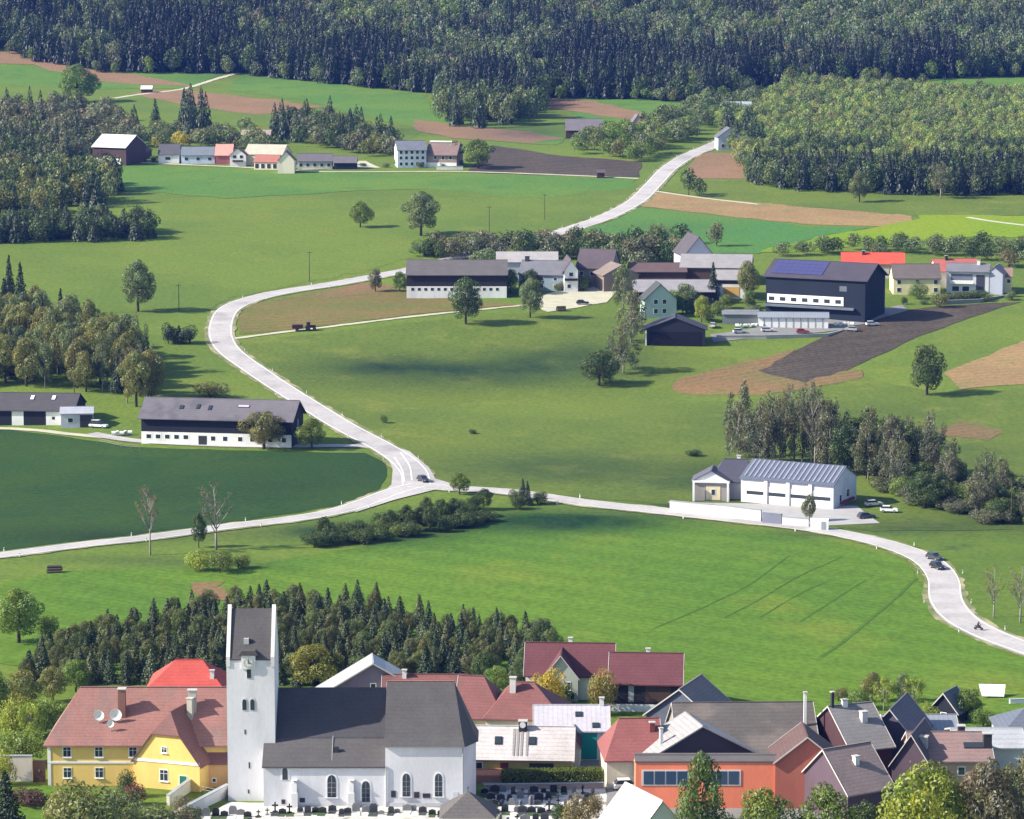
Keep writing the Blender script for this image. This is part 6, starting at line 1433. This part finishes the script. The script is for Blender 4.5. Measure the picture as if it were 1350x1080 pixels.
def posts():
    pm, bm_ = MB(), MB(); pm.box((0, 0, .5), (.18, .14, 1.0)); bm_.box((0, 0, .82), (.19, .15, .16))
    a1 = pm.build('post', WHITE); b1_ = bm_.build('black_band', M['dark']); A1, B1 = a1.data, b1_.data; bpy.data.objects.remove(a1); bpy.data.objects.remove(b1_)
    for C, w, step in ((Cm, RD, 34), (Cl, 6.2, 30), (Cr, 8.2, 30)):
        k = 4
        while k < len(C) - 2:
            t = (C[k+1] - C[k-1]).normalized(); nrm = Vector((-t.y, t.x))
            for sd in (-1, 1):
                q = C[k] + nrm*sd*(w/2 + .9)
                d = q - Vector((545/1, 0)); z = T(q.x, q.y)
                e = empty('roadside_post', (q.x, q.y, z), math.atan2(t.y, t.x), 'white roadside marker post with a dark band along the country road', 'marker post', 'marker posts along the roads')
                for nm, me in (('post', A1), ('black_band', B1)): o = bpy.data.objects.new(nm, me); COL.objects.link(o); o.parent = e
            k += step//3
posts()
# ------------------------------------------------------------------ trees one can point at
tree(182,411,70,54,'broadleaf',C_SAGE,'round grey green tree alone in the wide left meadow')
tree(475,300,38,36,'broadleaf',C_GRN,'smaller of two trees standing in the meadow above the road bend')
tree(555,311,60,62,'broadleaf',C_SAGE,'larger of two trees standing in the meadow above the road bend')
tree(102,135,52,62,'broadleaf',C_GRN,'big round green tree alone on the upper left slope')
tree(205,168,38,20,'spruce',C_DEEP,'narrow dark conifer between the upper left fields')
tree(614,427,66,52,'broadleaf',C_DEEP,'dark full tree beside the farm lane in front of the long barn')
tree(699,419,56,38,'broadleaf',C_SAGE,'grey green tree beside the farm lane right of the dark full tree')
tree(673,386,34,26,'broadleaf',C_GRN,'green tree in front of the blue grey farmhouse')
tree(735,372,30,30,'broadleaf',C_GRN,'small tree in front of the white gabled farmhouse')
tree(822,408,58,48,'airy',C_SAGE,'tall grey green tree beside the farm road between the barns')
tree(822,492,64,60,'airy',C_GRY,'tall loose tree on the slope left of the dark open shed')
tree(790,509,50,58,'broadleaf',C_DEEP,'low dark tree at the foot of the slope left of the dark shed')
tree(1222,521,70,56,'broadleaf',C_DEEP,'dark tree alone at the corner of the tan field')
tree(236,453,24,20,'spruce',C_SPR,'pointed dark shrub at the left of the dark clump by the road bend')
tree(222,453,34,28,'bush',C_SPR,'left dark round shrub of the clump beside the road bend','')
tree(250,453,30,34,'bush',C_SPR,'right dark round shrub of the clump beside the road bend','')
tree(495,385,32,22,'broadleaf',C_GRY,'small greyish tree at the left end of the long barn')
tree(527,385,28,24,'broadleaf',C_GRN,'small green tree touching the left gable of the long barn')
tree(348,592,54,66,'broadleaf',C_OLV,'spreading olive tree in front of the long white and brown farmhouse')
tree(411,592,42,46,'broadleaf',C_GRN,'round green tree at the right end of the long farmhouse')
tree(278,525,28,56,'bush',C_OLV,'low olive bush behind the roof of the long farmhouse')
tree(606,652,32,32,'broadleaf',C_GRN,'small round tree right of the road junction')
tree(505,558,15,15,'bush',C_GRN,'small bush in the grass above the road fork')
tree(625,572,8,14,'bush',C_DEEP,'tiny bush low in the slope meadow')
tree(915,602,12,26,'bush',C_DEEP,'low dark bush left of the white depot')
tree(198,732,86,52,'bare',C_BRN,'nearly bare brown tree below the left road')
tree(285,725,84,70,'bare',C_GRY,'pale bare tree rising over the yellow green bushes')
tree(262,722,48,24,'broadleaf',C_DEEP,'small dark tree left of the pale bare tree')
tree(262,752,34,40,'bush',C_LIME,'left yellow green bush under the pale bare tree')
tree(290,755,38,46,'bush',(0.12,0.15,0.035),'middle yellow green bush under the pale bare tree')
tree(314,750,26,32,'bush',C_GRN,'right green bush under the pale bare tree')
tree(25,848,76,78,'broadleaf',C_GRN,'broad green tree at the left edge above the plantation')
tree(60,840,40,40,'bush',C_GRN,'small bush beside the broad tree at the left edge')
tree(1310,815,66,44,'bare',C_OLV,'thin brownish orchard tree right of the road bend')
tree(1345,822,74,54,'bare',C_OLV,'thin orchard tree cut by the right edge of the view')
tree(1382,826,74,54,'bare',C_OLV,'thin orchard tree beyond the right edge')
tree(1067,688,40,22,'broadleaf',C_SAGE,'slim young tree on the wall in front of the depot doors')
tree(908,258,40,26,'far_broadleaf',C_DEEP,'pair-like dark tree at the right side of the upper road, left one')
tree(922,260,28,22,'far_broadleaf',C_DEEP,'smaller dark tree at the right side of the upper road')
tree(1133,267,44,32,'broadleaf',C_SAGE,'pale green tree standing in front of the dark wood edge')
tree(1240,262,46,40,'airy',C_GRY,'greyish tree with a pale trunk in front of the dark wood edge')
tree(930,150,30,30,'far_broadleaf',C_SAGE,'round pale tree where the upper road vanishes')
tree(870,172,34,36,'far_broadleaf',C_DEEP,'round dark tree beside the far brown hut')
tree(808,190,28,34,'far_broadleaf',C_GRN,'green tree below the far farmhouse with the dark roof')
tree(630,222,40,52,'broadleaf',C_GRN,'broad green tree right of the far white house')
tree(598,218,36,30,'far_broadleaf',C_OLV,'yellowish tree behind the far white house')
tree(412,905,58,88,'broadleaf',(0.185,0.175,0.035),'yellow green round tree behind the church tower')
tree(712,944,82,64,'bush',C_YEL,'bright yellow forsythia bush in front of the maroon roofed house')
tree(788,944,78,48,'bush',(0.26,0.22,0.05),'yellowish airy shrub between the two maroon roofs')
tree(690,905,40,40,'broadleaf',C_DEEP,'dark round tree left of the maroon roofed house')
tree(638,905,48,46,'broadleaf',C_DEEP,'dark tree behind the brown hipped roofs')
tree(600,903,44,40,'spruce',C_SPR,'dark spruce behind the church choir')
tree(562,903,52,40,'spruce',C_SPR,'dark spruce behind the ridge of the choir roof')
# bottom edge of the picture
tree(925,1135,146,76,'broadleaf',(0.12,0.175,0.05),'tall green tree in front of the orange building, left one')
tree(1008,1150,116,100,'broadleaf',C_GRN,'wide tree under the orange wall at the bottom edge')
tree(1090,1150,118,100,'broadleaf',C_GRN,'tree under the right end of the orange wall')
tree(1220,1165,168,150,'broadleaf',C_LIME,'big yellow green tree at the bottom right')
tree(1300,1165,165,120,'broadleaf',C_BRN,'brownish green tree at the bottom right corner')
tree(1350,1150,155,100,'airy',C_GRY,'greyish tree cut by the bottom right corner')
tree(1175,1120,60,60,'bush',C_GRN,'bush filling the gap at the bottom between the two tree groups')
tree(130,1118,118,120,'bush',(0.15,0.17,0.07),'pale flowering shrub in front of the yellow manor')
tree(90,1120,60,60,'bush',C_GRN,'green shrub at the lower left lawn')
tree(168,1052,46,30,'bush',C_DEEP,'dark green shrub at the corner of the yellow gable house')
tree(178,1062,38,34,'bush',(0.13,0.03,0.04),'dark red shrub at the corner of the yellow gable house')
tree(8,1095,78,60,'spruce',C_SPR,'black green conifer at the bottom left corner')
tree(40,1062,30,60,'bush',(0.09,0.04,0.045),'reddish hedge bush at the left lawn')
tree(200,1105,60,90,'bush',C_SAGE,'grey green shrub left of the graveyard wall')
tree(20,975,72,62,'bush',C_LIME,'yellow green bush at the left edge below the plantation')
tree(60,965,60,60,'bush',C_GRN,'green bush behind the left end of the manor roof')
tree(30,1010,60,80,'bush',C_GRN,'green bush behind the garden wall at the left edge')
tree(-15,960,90,70,'broadleaf',C_GRN,'green tree cut by the left edge below the plantation')
tree(30,940,60,60,'broadleaf',C_OLV,'olive tree between the plantation and the left gardens')
tree(760,1095,60,46,'bush',(0.17,0.14,0.05),'yellow brown hedge along the right side of the graveyard')
tree(783,1078,44,26,'bush',(0.16,0.14,0.05),'yellowish shrub at the graveyard corner')
tree(818,1020,38,36,'bush',C_GRN,'green climber bush under the small red roofed house')
# gardens at the right of the village
tree(1130,935,36,40,'bush',C_GRN,'green bush left of the little garden shed, nearest the grey roofs')
tree(1165,938,46,44,'airy',C_LIME,'light green airy tree between the grey roofs and the garden shed')
tree(1205,940,48,40,'airy',C_LIME,'light green garden tree just left of the garden shed')
tree(1275,950,44,50,'broadleaf',C_GRN,'green garden tree right of the garden shed')
tree(1190,925,38,34,'broadleaf',C_SAGE,'small grey green tree behind the light garden trees')
tree(1252,970,36,30,'bush',C_DEEP,'dark bush below the garden shed')
tree(1105,925,26,28,'bush',C_OLV,'small olive bush beyond the tall chimney')
# bushes of the middle farms
tree(925,425,38,26,'broadleaf',C_LIME,'light green tree in the garden behind the dark open shed')
tree(940,400,54,24,'spruce',C_SPR,'narrow dark cypress beside the yellow fronted farmhouse')
tree(985,395,56,34,'broadleaf',C_OLV,'olive tree between the grey barn and the black barn')
tree(905,412,40,40,'broadleaf',C_SAGE,'grey green tree right of the pale green house')
tree(1210,394,28,30,'bush',C_GRN,'round green bush in front of the pale yellow house')
tree(1240,405,28,30,'bush',C_OLV,'olive bush between the yellow house and the modern white house')
tree(1286,395,16,60,'bush',C_DEEP,'long dark hedge in front of the modern white house')
tree(1160,330,20,26,'far_broadleaf',C_DEEP,'dark round tree behind the bright red roof')
tree(945,325,34,26,'far_broadleaf',C_BRN,'brownish tree right of the steep dark roofed house')
tree(898,322,30,30,'far_broadleaf',C_DEEP,'dark tree left of the steep dark roofed house')
tree(870,335,38,46,'airy',C_GRY,'greyish loose tree above the low grey barn')
tree(560,336,24,60,'bush',C_DEEP,'dark shrub mass behind the long barn roof')
tree(650,335,30,40,'far_broadleaf',C_BRN,'brownish tree behind the pale roof end')

# gardens and hedges filling the village
tree(1150,925,40,36,'broadleaf',C_OLV,'olive garden tree beyond the ridge of the grey tiled house')
tree(1222,958,40,34,'bush',C_LIME,'light green bush in front of the garden shed')
tree(1265,930,32,34,'bush',C_SAGE,'grey green bush right behind the garden shed')
tree(1185,958,26,40,'bush',C_GRN,'green bush beside the steel roofed shed')
tree(1296,958,30,34,'bush',C_GRN,'green bush below the white tarpaulin')
tree(1140,1128,76,70,'broadleaf',C_DEEP,'deep green tree right of the orange building at the bottom edge')
tree(960,1120,60,60,'bush',C_DEEP,'deep green bush between the two trees below the orange wall')
tree(1330,1128,124,90,'broadleaf',C_DEEP,'dark green tree at the right edge behind the brownish one')
tree(160,1085,60,60,'bush',C_SAGE,'grey green bush below the corner of the yellow gable house')
tree(85,1098,70,70,'bush',C_OLV,'olive bush on the lawn in front of the manor')
tree(225,1098,40,60,'bush',C_BRN,'brownish dry bush at the left end of the graveyard')
tree(250,1088,34,40,'bush',C_GRY,'greyish bush on the bank below the ramp wall')
tree(240,1068,22,40,'bush',C_BRN,'low dry bush under the ramp wall')
tree(5,1035,60,40,'bush',C_LIME,'yellow green bush at the left edge in front of the garden wall')
tree(42,985,60,44,'airy',C_LIME,'light airy tree rising behind the garden wall')
tree(70,925,50,44,'broadleaf',C_OLV,'olive tree behind the hipped end of the manor roof')
tree(100,912,46,44,'broadleaf',C_GRN,'green tree behind the ridge of the manor')
tree(655,915,40,44,'broadleaf',C_GRN,'green tree left of the yellow forsythia')
tree(735,928,40,40,'bush',C_SAGE,'pale shrub under the forsythia')
tree(735,1085,34,30,'bush',C_DEEP,'dark green bush in the graveyard corner')
tree(640,1072,24,24,'bush',C_DEEP,'small dark bush beside the chapel roof')
tree(100,448,30,64,'far_broadleaf',(0.20,0.085,0.055),'reddish leafed tree rising over the back of the left copse')
tree(130,452,28,60,'far_broadleaf',(0.16,0.085,0.06),'dull red tree at the back right of the left copse')
tree(832,452,66,56,'airy',C_GRY,'big loose grey green tree in front of the middle farms')
tree(845,360,34,40,'far_broadleaf',C_GRY,'greyish tree above the maroon roofed shed')
tree(806,366,50,46,'far_broadleaf',C_SAGE,'broad grey tree hiding the brown barn end')
tree(770,384,26,30,'bush',C_GRN,'green bush in front of the purple brown roofed farmhouse')
tree(700,388,34,36,'broadleaf',C_DEEP,'dark tree hiding the blue grey farmhouse corner')
tree(885,408,34,38,'bush',C_GRN,'green bush right of the pale green house')
tree(640,352,26,44,'far_broadleaf',C_SAGE,'leafy tree behind the middle of the long barn')
tree(1330,352,24,40,'far_broadleaf',C_BRN,'brownish tree behind the modern white house')
# the rest of the far trees: the largest in the picture as objects, the others as one mass
DEFER.sort(key=lambda t: -t[2]*F/depth(Vector(t[1])))
left = []
for kd in ('far_broadleaf', 'far_spruce'):
    nm = NAMES[kd][0]; room = max(0, 294 - sum(1 for o in bpy.data.objects if o.name.startswith(nm) and o.parent is None))
    D = [t for t in DEFER if t[0] == kd]
    for t in D[:room]: plant(t[0], t[1], t[2], t[3], t[4], t[5], t[6], parts=False)
    left += D[room:]
rest = {(t[1][0], t[1][1]): (t[0], t[2], t[3], t[4]) for t in left}
if rest: wood_stuff('distant_trees', list(rest), lambda x, y: rest[(x, y)], 'small distant trees scattered among the far houses and woods')
HAZE = 0.000034; EXPO = 1.0
# ------------------------------------------------------------------ air, light, camera
hz = MB(); hz.box((0, 1500, 105.0), (2800, 3700, 212.0))
m, nt, N, L = newmat('haze')
out = N.new('ShaderNodeOutputMaterial'); v = N.new('ShaderNodeVolumePrincipled')
v.inputs['Color'].default_value = (0.10, 0.25, 1.0, 1); v.inputs['Density'].default_value = HAZE; v.inputs['Anisotropy'].default_value = 0.0
L.new(v.outputs[0], out.inputs['Volume'])
o = hz.build('haze', m); props(o, kind='stuff', label='thin blue haze filling the whole valley', cat='haze')

SUN_EL = math.radians(34); LX, LY = 0.98, 0.18        # light travels to the right and a little away from the camera
d = Vector((LX, LY, 0)).normalized()*math.cos(SUN_EL); d.z = -math.sin(SUN_EL)
sl = bpy.data.lights.new('sun', 'SUN'); sl.energy = 5.0; sl.angle = math.radians(0.53); sl.color = (1.0, 0.93, 0.80)
so = bpy.data.objects.new('sun', sl); COL.objects.link(so); so.rotation_euler = d.to_track_quat('-Z', 'Y').to_euler()
so.location = (-200, 300, 600)
w = bpy.data.worlds.new('World'); scene.world = w; w.use_nodes = True
N = w.node_tree.nodes; L = w.node_tree.links; N.clear()
sky = N.new('ShaderNodeTexSky'); sky.sky_type = 'NISHITA'; sky.sun_disc = False; sky.sun_elevation = SUN_EL
sky.sun_rotation = math.atan2(-d.x, -d.y)
bg = N.new('ShaderNodeBackground'); bg.inputs['Strength'].default_value = 0.115; wo = N.new('ShaderNodeOutputWorld')
L.new(sky.outputs[0], bg.inputs[0]); L.new(bg.outputs[0], wo.inputs[0])

cam = bpy.data.cameras.new('camera'); co = bpy.data.objects.new('camera', cam); COL.objects.link(co)
cam.sensor_fit = 'HORIZONTAL'; cam.sensor_width = 36; cam.lens = F/1350*36
cam.clip_start = 1.0; cam.clip_end = 9000
co.location = (0, 0, CAMZ); co.rotation_euler = (PI/2 - PT, 0, 0)
scene.camera = co
vs = scene.view_settings; vs.view_transform = 'Standard'; vs.look = 'None'; vs.gamma = 1.0; vs.exposure = EXPO; vs.use_curve_mapping = False
scene.render.engine = 'CYCLES'
scene.cycles.max_bounces = 5; scene.cycles.diffuse_bounces = 2; scene.cycles.glossy_bounces = 2; scene.cycles.transmission_bounces = 2
scene.cycles.volume_bounces = 0; scene.cycles.transparent_max_bounces = 4
scene.cycles.use_denoising = True
